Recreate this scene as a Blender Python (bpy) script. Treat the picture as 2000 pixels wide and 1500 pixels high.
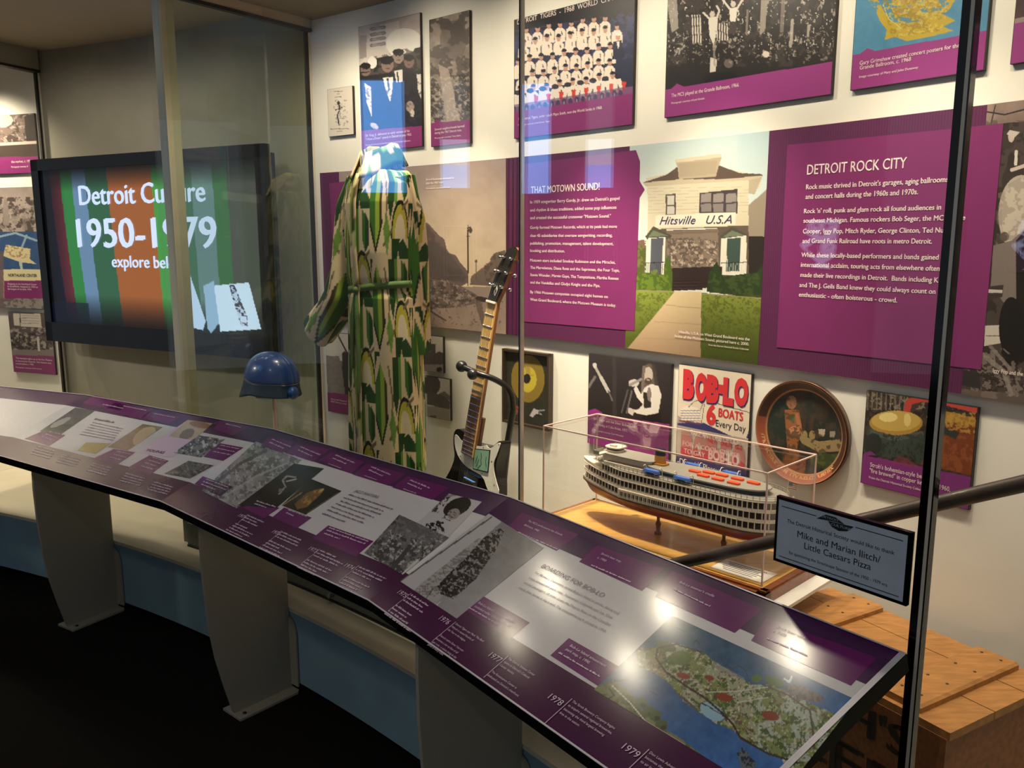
import bpy, math, random
import numpy as np
from mathutils import Vector, Matrix
random.seed(4); rng=np.random.default_rng(7)
SC=bpy.context.scene; COL=SC.collection
for o in list(bpy.data.objects): bpy.data.objects.remove(o)

# ------------------------------------------------------------------ camera
F=1650.0; PITCH=math.atan(283/F); EYE=1.55
cam=bpy.data.objects.new('camera',bpy.data.cameras.new('camera')); COL.objects.link(cam)
cam.data.sensor_width=36; cam.data.lens=36*F/2000; cam.data.clip_start=.02
cam.location=(0,0,EYE); cam.rotation_euler=(math.pi/2-PITCH,0,0)
SC.camera=cam
# ------------------------------------------------------------------ world, view
SC.view_settings.view_transform='Standard'; SC.view_settings.look='None'
SC.view_settings.exposure=0.0; SC.view_settings.gamma=1; SC.view_settings.use_curve_mapping=False
SC.cycles.use_denoising=True; SC.cycles.transparent_max_bounces=40
SC.cycles.max_bounces=10; SC.cycles.sample_clamp_indirect=4
W=bpy.data.worlds.new('hall_ambience'); SC.world=W; W.use_nodes=True
W.node_tree.nodes['Background'].inputs[0].default_value=(.80,.88,1,1)
W.node_tree.nodes['Background'].inputs[1].default_value=.19

# ------------------------------------------------------------------ curved gallery: everything is concentric about OC
OC=np.array([-5.27,-2.545])
RW=7.60; RG=7.08; RD=6.945; ZD=.30; RF,RB,ZF,ZB=6.61,7.05,.72,.88
CP,SP=math.cos(PITCH),math.sin(PITCH)
def nr(a): a=math.radians(a); return np.array([math.cos(a),math.sin(a)])
def tr(a): a=math.radians(a); return np.array([math.sin(a),-math.cos(a)])      # to the visitor's right along the wall
def P(R,a,z): q=OC+R*nr(a); return np.array([q[0],q[1],z])
def ray(u,v):
    x=(u-1000)/F; up=-(v-750)/F
    return np.array([x,CP+up*SP,-SP+up*CP])
EYEP=np.array([0,0,EYE])
def onR(u,v,R):
    d=ray(u,v); a=d[0]**2+d[1]**2; b=-2*(d[0]*OC[0]+d[1]*OC[1]); c=OC@OC-R*R
    return EYEP+(-b+math.sqrt(b*b-4*a*c))/(2*a)*d
def atz(u,v,z): d=ray(u,v); return EYEP+(z-EYE)/d[2]*d
def onplane(u,v,A,n): d=ray(u,v); return EYEP+((A-EYEP)@n)/(d@n)*d
def pol(Q): d=np.array(Q[:2])-OC; return math.hypot(*d),math.degrees(math.atan2(d[1],d[0]))
def tz(u,v,R): Q=onR(u,v,R); return pol(Q)[1],Q[2]
def proj(Q):
    Q=np.asarray(Q,float)-EYEP
    fw=Q[...,1]*CP-Q[...,2]*SP; up=Q[...,1]*SP+Q[...,2]*CP
    return 1000+F*Q[...,0]/fw,750-F*up/fw

# ------------------------------------------------------------------ lamps of the cases (warm downlights in two rows), hall lamps, added fill for the recess
def lamp(name,loc,tgt,power,size,ang,blend=.6,col=(1,.80,.52)):
    d=bpy.data.lights.new(name,'SPOT'); d.energy=power; d.color=col; d.spot_size=math.radians(ang); d.spot_blend=blend; d.shadow_soft_size=size
    o=bpy.data.objects.new(name,d); COL.objects.link(o); o.location=loc
    o.rotation_euler=(Vector(tgt)-Vector(loc)).to_track_quat('-Z','Y').to_euler()
WC=(1,.86,.66)
lamp('case_downlight',P(7.24,51.6,2.385),P(7.42,51.8,1.1),22,.036,150,1,WC)      # these five also glint in the reading rail
lamp('case_downlight',P(7.24,46.2,2.385),P(6.75,36.2,.78),17,.036,80,1,WC)
for a,t,k in ((51.0,39.0,1),(46.0,36.4,1.3),(41.4,34.2,1.5)):
    lamp('case_downlight',P(7.53,a,2.395),P(6.95,t,.85),15*k,.036,46,1,WC)
for a,k in ((52.5,.12),(48.6,.55),(44.7,.85),(40.8,.88),(36.9,.78),(33,.58),(29,.5)):  # wall washers
    lamp('wall_washer',P(7.11,a,2.395),P(7.6,a,1.86),22.5*k,.03,108,1,WC)
for a,b_,z,pw,an in ((42.5,43.5,.85,190,46),(39.5,40.0,1.10,90,56),(35.5,35.5,1.1,48,66),(47.5,47.5,.95,70,60),(30.5,31.5,1.0,26,70)):
    lamp('case_spotlight',P(7.17,a,2.39),P(7.52,b_,z),pw,.03,an,1,WC)
lamp('recess_side_fill',P(5.6,78,2.45),P(7.6,60,.85),130,.08,44,.8,(1,.90,.74))  # added fill from the left, no known fitting: brightens the lower recess wall
for a,k in ((70.5,1.3),(75,1.4),(79,1.2)):
    lamp('neighbour_case_downlight',P(7.3,a,2.39),P(7.5,a,1.2),44*k,.03,130,1,WC)
for a in (58.5,62,65.5):
    lamp('recess_top_fill',P(7.12,a,2.47),P(7.6,a,.8),11,.12,150,1,(1,.90,.74))  # fill lamps added under the ceiling only to lift the grey recess
for a in (64,44,30):
    lamp('hall_downlight',P(4.9,a,3.0),P(5.9,a,.4),26,.06,90,.9,(1,.86,.68))

# ------------------------------------------------------------------ materials
def lin(c):
    c=np.asarray(c,float)/255; return np.where(c<=.04045,c/12.92,((c+.055)/1.055)**2.4)
def mat(name,c,rough=.5,metal=0,vary=0,scale=30,bump=0,coat=0,spec=.5,stretch=(1,1,1),emit=0,coatr=.08):
    m=bpy.data.materials.new(name); m.use_nodes=True; nt=m.node_tree; b=nt.nodes['Principled BSDF']
    l=lin(c); b.inputs['Base Color'].default_value=(*l,1)
    b.inputs['Roughness'].default_value=rough; b.inputs['Metallic'].default_value=metal
    b.inputs['Specular IOR Level'].default_value=spec; b.inputs['Coat Weight'].default_value=coat; b.inputs['Coat Roughness'].default_value=coatr
    if emit: b.inputs['Emission Color'].default_value=(*l,1); b.inputs['Emission Strength'].default_value=emit
    if vary or bump:
        tc=nt.nodes.new('ShaderNodeTexCoord'); mp=nt.nodes.new('ShaderNodeMapping'); mp.inputs['Scale'].default_value=stretch
        n=nt.nodes.new('ShaderNodeTexNoise'); n.inputs['Scale'].default_value=scale; n.inputs['Detail'].default_value=6
        nt.links.new(tc.outputs['Object'],mp.inputs[0]); nt.links.new(mp.outputs[0],n.inputs['Vector'])
        if vary:
            r=nt.nodes.new('ShaderNodeValToRGB'); r.color_ramp.elements[0].position=.3; r.color_ramp.elements[1].position=.72
            r.color_ramp.elements[0].color=(*(l*(1-vary)),1); r.color_ramp.elements[1].color=(*np.minimum(l*(1+vary),1),1)
            nt.links.new(n.outputs['Fac'],r.inputs[0]); nt.links.new(r.outputs[0],b.inputs['Base Color'])
        if bump:
            bp=nt.nodes.new('ShaderNodeBump'); bp.inputs['Strength'].default_value=bump; bp.inputs['Distance'].default_value=.002
            nt.links.new(n.outputs['Fac'],bp.inputs['Height']); nt.links.new(bp.outputs[0],b.inputs['Normal'])
    return m
def printmat(name,rough=.4,emit=0,coat=0,spec=.5):
    m=bpy.data.materials.new(name); m.use_nodes=True; nt=m.node_tree; b=nt.nodes['Principled BSDF']
    a=nt.nodes.new('ShaderNodeVertexColor'); a.layer_name='ink'
    n=nt.nodes.new('ShaderNodeTexNoise'); n.inputs['Scale'].default_value=900
    mx=nt.nodes.new('ShaderNodeMix'); mx.data_type='RGBA'; mx.blend_type='MULTIPLY'; mx.inputs['Factor'].default_value=.12
    nt.links.new(a.outputs[0],mx.inputs[6]); nt.links.new(n.outputs['Color'],mx.inputs[7])
    b.inputs['Roughness'].default_value=rough; b.inputs['Coat Weight'].default_value=coat; b.inputs['Coat Roughness'].default_value=.13
    b.inputs['Specular IOR Level'].default_value=spec
    if emit:
        b.inputs['Base Color'].default_value=(.01,.01,.012,1); b.inputs['Emission Strength'].default_value=emit
        nt.links.new(mx.outputs[2],b.inputs['Emission Color'])
    else: nt.links.new(mx.outputs[2],b.inputs['Base Color'])
    return m
def glassmat(name,tint,ior=1.5,boost=1.0):
    m=bpy.data.materials.new(name); m.use_nodes=True; nt=m.node_tree; nt.nodes.remove(nt.nodes['Principled BSDF'])
    t=nt.nodes.new('ShaderNodeBsdfTransparent'); t.inputs[0].default_value=(*tint,1)
    g=nt.nodes.new('ShaderNodeBsdfGlossy'); g.inputs['Roughness'].default_value=0; g.inputs[0].default_value=(boost,boost,boost,1)
    lw=nt.nodes.new('ShaderNodeLayerWeight'); lw.inputs[0].default_value=.5           # Schlick's approximation: f0+(1-f0)*(1-cos)^5
    pw=nt.nodes.new('ShaderNodeMath'); pw.operation='POWER'; pw.inputs[1].default_value=5; nt.links.new(lw.outputs['Facing'],pw.inputs[0])
    f0=((ior-1)/(ior+1))**2; fr=nt.nodes.new('ShaderNodeMath'); fr.operation='MULTIPLY_ADD'; fr.inputs[1].default_value=1-f0; fr.inputs[2].default_value=f0; nt.links.new(pw.outputs[0],fr.inputs[0])
    mx=nt.nodes.new('ShaderNodeMixShader'); nt.links.new(fr.outputs[0],mx.inputs[0]); nt.links.new(t.outputs[0],mx.inputs[1]); nt.links.new(g.outputs[0],mx.inputs[2])
    nt.links.new(mx.outputs[0],nt.nodes['Material Output'].inputs[0]); return m
def emat(name,c,s):
    m=bpy.data.materials.new(name); m.use_nodes=True; nt=m.node_tree; nt.nodes.remove(nt.nodes['Principled BSDF'])
    e=nt.nodes.new('ShaderNodeEmission'); e.inputs[0].default_value=(*lin(c),1); e.inputs[1].default_value=s
    nt.links.new(e.outputs[0],nt.nodes['Material Output'].inputs[0]); return m
M={}
M['wall']=mat('warm_white_paint',(232,227,214),.7,vary=.03,scale=6,bump=.05)
M['grey']=mat('grey_paint',(156,150,132),.7,vary=.04,scale=8,bump=.05)
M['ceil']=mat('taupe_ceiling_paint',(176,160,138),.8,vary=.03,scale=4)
M['deck']=mat('cream_laminate',(222,212,184),.45,vary=.06,scale=5,stretch=(1,1,1))
M['blue']=mat('slate_blue_paint',(128,160,174),.6,vary=.08,scale=7)
M['carpet']=mat('dark_carpet',(24,21,17),.95,vary=.5,scale=260,bump=.6,spec=.1)
M['black']=mat('black_satin',(14,14,14),.4)
M['blk2']=mat('black_gloss',(7,7,8),.12,coat=.4)
M['board']=mat('dark_board_edge',(42,34,28),.6,vary=.1,scale=60)
M['steel']=mat('brushed_aluminium',(150,150,148),.35,metal=.8,vary=.06,scale=90,stretch=(1,1,.05))
M['chrome']=mat('chrome',(215,215,212),.12,metal=1,vary=.02,scale=20)
M['leg']=mat('grey_powder_coat',(150,145,130),.55,vary=.04,scale=120,bump=.08)
M['postc']=mat('putty_paint',(205,192,158),.6,vary=.03,scale=20)
M['white']=mat('white_paint',(238,234,226),.5,vary=.02,scale=20)
M['txtw']=mat('white_ink',(250,236,232),.5,vary=.02,scale=80)
M['txtp']=mat('plum_ink',(96,44,88),.5,vary=.05,scale=80)
M['txtk']=mat('black_ink',(24,24,28),.5,vary=.05,scale=80)
M['print']=printmat('printed_photograph')
M['cprint']=printmat('printed_rail_graphic',.16,spec=.3)
M['glass']=glassmat('clear_glass',(.985,.995,.985))
M['gglass']=glassmat('green_tinted_glass',(.93,.965,.93))
M['acry']=glassmat('clear_acrylic',(.99,.985,.98),1.45,.7)
M['acryedge']=mat('acrylic_edge',(240,205,190),.2,vary=.02,scale=40)
M['silver']=mat('silver_bead',(225,215,195),.3,metal=.3,vary=.03,scale=40)

# ------------------------------------------------------------------ mesh builder
class MB:
    def __init__(s): s.v=[]; s.f=[]; s.m=[]; s.c=[]; s.sm=[]; s.n=0
    def add(s,vs,fs,mi=0,cols=None,smooth=False):
        vs=np.asarray(vs,float).reshape(-1,3); b=s.n; s.v.append(vs); s.n+=len(vs)
        s.c.append(np.ones((len(vs),3)) if cols is None else np.asarray(cols,float).reshape(-1,3))
        for f in fs: s.f.append(tuple(int(i)+b for i in f))
        s.m+= [mi]*len(fs); s.sm+=[smooth]*len(fs); return s
    def box(s,c,h,ax=None,mi=0):
        c=np.asarray(c,float); ax=np.eye(3) if ax is None else np.asarray(ax,float)
        vs=[c+sum(ax[i]*h[i]*k[i] for i in range(3)) for k in ((-1,-1,-1),(1,-1,-1),(1,1,-1),(-1,1,-1),(-1,-1,1),(1,-1,1),(1,1,1),(-1,1,1))]
        return s.add(vs,[(0,3,2,1),(4,5,6,7),(0,1,5,4),(1,2,6,5),(2,3,7,6),(3,0,4,7)],mi)
    def poly(s,pts,mi=0): return s.add(pts,[tuple(range(len(pts)))],mi)
    def prism(s,pts,d,mi=0,smooth=False):                      # a polygon pushed along d
        pts=np.asarray(pts,float); n=len(pts); vs=np.vstack([pts,pts+np.asarray(d)])
        s.add(vs,[tuple(range(n))[::-1],tuple(range(n,2*n))],mi)
        return s.add(vs,[(i,(i+1)%n,n+(i+1)%n,n+i) for i in range(n)],mi,smooth=smooth)
    def tube(s,pts,r,n=10,mi=0,caps=True):
        pts=[np.asarray(p,float) for p in pts]; k=len(pts); rs=r if hasattr(r,'__len__') else [r]*k
        rings=[]; prev=None
        for i,p in enumerate(pts):
            t=pts[min(i+1,k-1)]-pts[max(i-1,0)]; t/=np.linalg.norm(t)+1e-12
            if prev is None: a=np.cross(t,[0,0,1] if abs(t[2])<.9 else [1,0,0])
            else: a=prev-t*(prev@t)
            a/=np.linalg.norm(a); prev=a; b=np.cross(t,a)
            rings.append([p+rs[i]*(math.cos(q)*a+math.sin(q)*b) for q in np.linspace(0,2*math.pi,n,endpoint=False)])
        vs=np.array(rings).reshape(-1,3)
        fs=[(i*n+j,i*n+(j+1)%n,(i+1)*n+(j+1)%n,(i+1)*n+j) for i in range(k-1) for j in range(n)]
        s.add(vs,fs,mi,smooth=True)
        if caps: s.add(rings[0],[tuple(range(n))[::-1]],mi); s.add(rings[-1],[tuple(range(n))],mi)
        return s
    def lathe(s,c,prof,n=24,mi=0,ax=None):                     # prof: (radius, height)
        c=np.asarray(c,float); ax=np.eye(3) if ax is None else np.asarray(ax,float)
        vs=[c+ax[0]*r*math.cos(q)+ax[1]*r*math.sin(q)+ax[2]*z for r,z in prof for q in np.linspace(0,2*math.pi,n,endpoint=False)]
        k=len(prof)
        return s.add(vs,[(i*n+j,i*n+(j+1)%n,(i+1)*n+(j+1)%n,(i+1)*n+j) for i in range(k-1) for j in range(n)],mi,smooth=True)
    def ball(s,c,r,mi=0,n=12):
        r=np.asarray(r if hasattr(r,'__len__') else (r,r,r),float); k=n//2+1
        vs=[np.asarray(c)+r*np.array([math.sin(p)*math.cos(q),math.sin(p)*math.sin(q),math.cos(p)]) for p in np.linspace(0,math.pi,k) for q in np.linspace(0,2*math.pi,n,endpoint=False)]
        return s.add(vs,[(i*n+j,(i+1)*n+j,(i+1)*n+(j+1)%n,i*n+(j+1)%n) for i in range(k-1) for j in range(n)],mi,smooth=True)
    def grid(s,G,cols=None,mi=0,smooth=True,flip=False):
        G=np.asarray(G,float); a,b=G.shape[:2]; i=np.arange((a-1)*(b-1)); r,c=i//(b-1),i%(b-1); q=r*b+c
        fs=np.stack([q,q+1,q+b+1,q+b],1) if not flip else np.stack([q,q+b,q+b+1,q+1],1)
        return s.add(G.reshape(-1,3),fs.tolist(),mi,cols,smooth)
    def ring(s,r0,r1,a0,a1,z0,z1,n=12,mi=0):                   # a slab of the curved gallery
        A=np.linspace(a0,a1,n+1)
        q=[[P(r0,a,z0) for a in A],[P(r1,a,z0) for a in A],[P(r1,a,z1) for a in A],[P(r0,a,z1) for a in A]]
        vs=np.array(q).reshape(-1,3); m=n+1; fs=[]
        for i in range(n):
            for e in range(4): g=(e+1)%4; fs.append((e*m+i,g*m+i,g*m+i+1,e*m+i+1))
        fs+=[(0,3*m,2*m,m),(n,m+n,2*m+n,3*m+n)]
        return s.add(vs,fs,mi)
    def build(s,name,mats,parent=None,origin=None):
        me=bpy.data.meshes.new(name); v=np.vstack(s.v)
        if origin is not None: v=v-np.asarray(origin)
        me.from_pydata(v.tolist(),[],s.f); mats=mats if isinstance(mats,(list,tuple)) else [mats]
        for m in mats: me.materials.append(M[m] if isinstance(m,str) else m)
        me.polygons.foreach_set('material_index',s.m); me.polygons.foreach_set('use_smooth',s.sm)
        C=np.vstack(s.c)
        if not np.all(C==1):
            at=me.color_attributes.new('ink','FLOAT_COLOR','POINT'); at.data.foreach_set('color',np.hstack([C,np.ones((len(C),1))]).astype(np.float32).ravel())
        me.update(); o=bpy.data.objects.new(name,me); COL.objects.link(o)
        if origin is not None: o.location=origin
        if parent is not None: put(o,parent)
        return o
def put(o,parent):
    o.parent=parent; L=Vector((0,0,0)); p=parent
    while p is not None: 
        if p.parent is None: L+=p.location
        p=p.parent
    o.matrix_parent_inverse=Matrix.Translation(-L) if parent.parent is None else Matrix.Identity(4)
def tag(o,label,cat,group=None):
    o['label']=label; o['category']=cat
    if group: o['group']=group
    return o
def thing(name,label,cat,loc,group=None):
    o=bpy.data.objects.new(name,None); COL.objects.link(o); o.location=loc; o.empty_display_size=.05
    return tag(o,label,cat,group)
def struct(o): o['kind']='structure'; return o
# ------------------------------------------------------------------ lettering
_tc={}
def glyphs(s,bold=0.0,shear=0.0):
    k=(s,bold,shear)
    if k not in _tc:
        thin=bold<=.03
        cu=bpy.data.curves.new('t','FONT'); cu.body=s; cu.size=1; cu.offset=0 if thin else bold; cu.shear=shear; cu.resolution_u=3; cu.fill_mode='FRONT'
        o=bpy.data.objects.new('t',cu); COL.objects.link(o); dg=bpy.context.evaluated_depsgraph_get(); dg.update()
        me=o.evaluated_get(dg).to_mesh(); v=np.array([x.co[:2] for x in me.vertices]); f=[tuple(p.vertices) for p in me.polygons]
        o.evaluated_get(dg).to_mesh_clear(); bpy.data.objects.remove(o); bpy.data.curves.remove(cu)
        if len(v)==0: v=np.zeros((1,2)); f=[]
        if thin and bold>.004:                                 # heavier weight: the strokes struck twice, a little apart
            n=len(v); d=np.array([bold*1.3,bold*.5]); v=np.vstack([v-d,v+d]); f=f+[tuple(i+n for i in q) for q in f]
        _tc[k]=(v,f)
    return _tc[k]
CAPH=.72
def wtext(mb,s,p0,p1,cap,R,mi=0,bold=.006,shear=0):            # lettering bent onto the curved wall, between two points of its baseline
    v,f=glyphs(s,bold,shear); a0,z0=tz(*p0,R); a1,z1=tz(*p1,R); z=(z0+z1)/2
    w=v[:,0].max()-v[:,0].min(); L=math.radians(a0-a1)*R; sx=L/w; sy=cap*np.linalg.norm(onR(*p0,R)-EYEP)/F/CAPH
    x=(v[:,0]-v[:,0].min())*sx; th=a0-np.degrees(x/R)
    t=np.radians(th); vs=np.stack([OC[0]+R*np.cos(t),OC[1]+R*np.sin(t),z+v[:,1]*sy],1)
    mb.add(vs,f,mi)
def ptext(mb,s,o,x,y,width,cap,mi=0,bold=.006,shear=0,align=0):  # lettering on a plane: origin, unit x, unit y, width in metres (or None)
    v,f=glyphs(s,bold,shear); w=v[:,0].max()-v[:,0].min(); sy=cap/CAPH; sx=sy if width is None else width/w
    xx=(v[:,0]-v[:,0].min()-w*align)*sx; o,x,y=map(np.asarray,(o,x,y))
    mb.add(o+xx[:,None]*x+(v[:,1]*sy)[:,None]*y,f,mi)
# ------------------------------------------------------------------ painting printed pictures (colours of ink on paper)
def vnoise(x,y,s,seed=0):
    x=np.asarray(x)/s+seed*17.3; y=np.asarray(y)/s+seed*7.7; xi=np.floor(x); yi=np.floor(y); fx=x-xi; fy=y-yi
    h=lambda a,b: np.modf(np.abs(np.sin(a*127.1+b*311.7+seed)*43758.5453))[0]
    fx=fx*fx*(3-2*fx); fy=fy*fy*(3-2*fy)
    return (h(xi,yi)*(1-fx)+h(xi+1,yi)*fx)*(1-fy)+(h(xi,yi+1)*(1-fx)+h(xi+1,yi+1)*fx)*fy
def fbm(x,y,s,seed=0): return .5*vnoise(x,y,s,seed)+.3*vnoise(x,y,s/2.1,seed+1)+.2*vnoise(x,y,s/4.3,seed+2)
class Pt:
    def __init__(s,U,V,base=(128,128,128)):
        s.U=U; s.V=V; s.C=np.ones(U.shape+(3,))*np.asarray(base,float)
    def fill(s,m,c,a=1.0):
        w=(m.astype(float)*a)[...,None]; s.C=s.C*(1-w)+np.asarray(c,float)*w
    def inside(s,pts):
        m=np.zeros(s.U.shape,bool); n=len(pts)
        for i in range(n):
            (x0,y0),(x1,y1)=pts[i],pts[(i+1)%n]
            if y0==y1: continue
            m^=((y0>s.V)!=(y1>s.V))&(s.U<(x1-x0)*(s.V-y0)/(y1-y0)+x0)
        return m
    def poly(s,pts,c,a=1.0): s.fill(s.inside(pts),c,a)
    def ell(s,x,y,rx,ry,c,a=1.0,ang=0):
        t=math.radians(ang); dx,dy=s.U-x,s.V-y; p=dx*math.cos(t)+dy*math.sin(t); q=-dx*math.sin(t)+dy*math.cos(t)
        s.fill((p/rx)**2+(q/ry)**2<1,c,a)
    def line(s,pts,w,c,a=1.0):
        for (x0,y0),(x1,y1) in zip(pts[:-1],pts[1:]):
            dx,dy=x1-x0,y1-y0; L=dx*dx+dy*dy+1e-9; t=np.clip(((s.U-x0)*dx+(s.V-y0)*dy)/L,0,1)
            d=np.hypot(s.U-x0-t*dx,s.V-y0-t*dy); s.fill(d<w/2+.01,c,a)
    def vgrad(s,y0,y1,c0,c1,m=None,a=1.0):
        t=np.clip((s.V-y0)/(y1-y0),0,1)[...,None]; g=np.asarray(c0,float)*(1-t)+np.asarray(c1,float)*t
        w=(np.ones(s.U.shape) if m is None else m.astype(float))[...,None]*a; s.C=s.C*(1-w)+g*w
    def grain(s,sc,amt,seed=0,m=None):
        n=(fbm(s.U,s.V,sc,seed)-.5)*2*amt; n=n if m is None else n*m; s.C=s.C+n[...,None]
    def blot(s,sc,thr,c,a=1.0,seed=0,m=None,sx=1,sy=1):
        k=fbm(s.U/sx,s.V/sy,sc,seed)>thr; s.fill(k if m is None else k&m,c,a)
    def out(s): return lin(np.clip(s.C,0,255))
def wgrid(a0,a1,z0,z1,R,px=1.4):                               # a dense sheet on the wall, with the picture coordinates of its vertices
    c=[P(R,a0,z1),P(R,a1,z1),P(R,a1,z0),P(R,a0,z0)]; q=[proj(x) for x in c]
    w=max(abs(q[1][0]-q[0][0]),abs(q[2][0]-q[3][0])); h=max(abs(q[3][1]-q[0][1]),abs(q[2][1]-q[1][1]))
    n,m=max(3,int(w/px)),max(3,int(h/px)); A=np.radians(np.linspace(a0,a1,n)); Z=np.linspace(z1,z0,m)
    G=np.zeros((m,n,3)); G[...,0]=OC[0]+R*np.cos(A)[None]; G[...,1]=OC[1]+R*np.sin(A)[None]; G[...,2]=Z[:,None]
    U,V=proj(G); return G,U,V
# ================================================================== SETTING
struct(MB().box((-1.5,2.5,-.05),(7,7,.05)).build('floor','carpet'))
struct(MB().ring(RW,RW+.06,20,54.15,.3,2.5,90).build('wall_rear','wall'))
struct(MB().ring(RW+.01,RW+.07,54.15,67.9,.3,2.5,40).build('wall_recess','grey'))
struct(MB().ring(RW,RW+.06,67.9,86,.3,2.5,40).build('wall_left','wall'))
c=MB().ring(5.0,RW+.07,56.8,90,2.49,2.55,40); c.ring(7.1,RW+.07,20,56.8,2.49,2.55,50); struct(c.build('ceiling','ceil'))
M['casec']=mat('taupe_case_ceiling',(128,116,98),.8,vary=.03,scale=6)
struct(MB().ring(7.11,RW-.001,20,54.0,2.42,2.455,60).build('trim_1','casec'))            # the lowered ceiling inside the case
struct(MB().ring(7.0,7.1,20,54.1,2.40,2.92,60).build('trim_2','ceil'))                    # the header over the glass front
# plinth
t=thing('display_platform','long curved low platform with cream top and slate blue front face','platform',P(6.95,50,0))
MB().ring(RD,RW-.001,20,88,.03,.286,110).build('front_face','blue',t)['label']='slate blue front face'
MB().ring(RD-.004,RW-.001,20,88,.286,.30,110).build('deck_top','deck',t)['label']='cream laminate top'
MB().ring(RD+.06,RW,20,88,0.0,.03,90).build('toe_kick','black',t)
# the partition behind the visitor's left shoulder, with the windows that mirror in the glass
XP=-2.30
wn=((2.62,2.86,1.775,2.36),(2.29,2.455,1.80,2.36))
w=MB(); w.box((XP-.06,1.645,1.45),(.05,.645,1.45)); w.box((XP-.06,2.5375,1.45),(.05,.0825,1.45)); w.box((XP-.06,2.96,1.45),(.05,.10,1.45))
w.box((XP-.06,2.74,.8875),(.05,.12,.8875)); w.box((XP-.06,2.3725,.90),(.05,.0825,.90))
w.box((XP-.06,2.74,2.63),(.05,.12,.27)); w.box((XP-.06,2.3725,2.63),(.05,.0825,.27)); struct(w.build('wall_opposite','grey'))
def window(n,y0,y1,z0,z1,bands):
    fr=MB()
    for a,b,cz,d in ((y0,y0+.012,z0,z1),(y1-.012,y1,z0,z1),(y0,y1,z0,z0+.012),(y0,y1,z1-.012,z1)): fr.box((XP-.04,(a+b)/2,(cz+d)/2),(.02,(b-a)/2,(d-cz)/2))
    o=struct(fr.build('window_%d'%n,'grey'))
    for k,(a,b,m) in enumerate(bands): MB().box((XP-.06,(y0+y1)/2,(a+b)/2),(.004,(y1-y0)/2-.012,(b-a)/2)).build('sky_pane',m,o)
M['sky']=emat('blue_daylight',(96,170,255),6.0); M['sky2']=emat('pale_daylight',(190,205,215),.9); M['sky3']=emat('white_daylight',(205,225,255),3.6)
window(1,*wn[0],((1.787,2.348,'sky'),)); window(2,*wn[1],((1.812,1.93,'sky'),(1.93,2.06,'sky3'),(2.06,2.348,'sky2')))
pq=thing('notice_frame','thin white framed notice beside the windows of the partition','notice',(XP,2.35,1.35))
f=MB(); y0,y1,z0,z1=2.27,2.43,1.36,1.62
for a,b,cz,d in ((y0,y0+.006,z0,z1),(y1-.006,y1,z0,z1),(y0,y1,z0,z0+.006),(y0,y1,z1-.006,z1)): f.box((XP,(a+b)/2,(cz+d)/2),(.008,(b-a)/2,(d-cz)/2))
M['lit']=mat('white_frame_paint',(250,250,250),.5,vary=.02); f.build('frame','lit',pq); MB().box((XP-.004,2.35,1.49),(.004,.075,.125)).build('backing','grey',pq)
# ================================================================== GLASS FRONT
glz=thing('case_glazing','tall clear glass front with a green end pane and putty corner post','display case glazing',P(RG,45,.3))
def pane(name,label,a0,a1,z0,z1,m,grp=None,seal=None):
    A,B=P(RG+.005,a0,z0),P(RG+.005,a1,z0); d=(B-A)/np.linalg.norm(B-A); n=np.array([-d[1],d[0],0]); n=n if n@np.r_[nr(a0),0]>0 else -n
    A2,B2=A+d*.002,B-d*.002
    o=MB().prism([A2,B2,B2+[0,0,z1-z0],A2+[0,0,z1-z0]],n*.01).build(name,m,glz)
    return o,A,B,d,n
g='front glass panels of the long case'
pB=pane('front_pane','clear front glass panel next to the putty corner post, before the blue helmet',56.75,51.2,.40,2.485,'glass',g)
pC=pane('front_pane','clear front glass panel before the green dress and the electric guitar',51.2,41.7,.40,2.40,'glass',g)
pD=pane('front_pane','clear front glass panel before the model ship, carrying the sponsor sign',41.7,33.0,.40,2.40,'glass',g)
pE=pane('front_pane','clear front glass panel right of the thick black joint, at the right edge',33.0,24.2,.40,2.40,'glass',g)
o,A,B,d,n=pC; s=MB(); s.box((A+np.r_[0,0,1.0])*[1,1,1]-[0,0,0],(.0008,.006,1.0),np.array([d,n,[0,0,1]])); 
s=MB(); s.box(np.r_[B[:2],1.4]+n*.004,(.0022,.006,1.0),np.array([d,n,[0,0,1]])); s.box(np.r_[B[:2],1.4]+d*.004+n*.004,(.0018,.006,1.0),np.array([d,n,[0,0,1]]),1)
s.build('joint_seal',['board','silver'],o)
o,A,B,d,n=pD; s=MB(); s.box(np.r_[B[:2],1.4]-d*.004+n*.004,(.0065,.008,1.0),np.array([d,n,[0,0,1]])); s.box(np.r_[B[:2],1.4]+d*.0055+n*.003,(.0028,.008,1.0),np.array([d,n,[0,0,1]]),1)
s.box(np.r_[B[:2],1.4]+d*.0095+n*.004,(.0012,.008,1.0),np.array([d,n,[0,0,1]]),0); s.build('joint_seal',['blk2','silver'],o)['label']='thick black joint with a silver bead'
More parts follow.
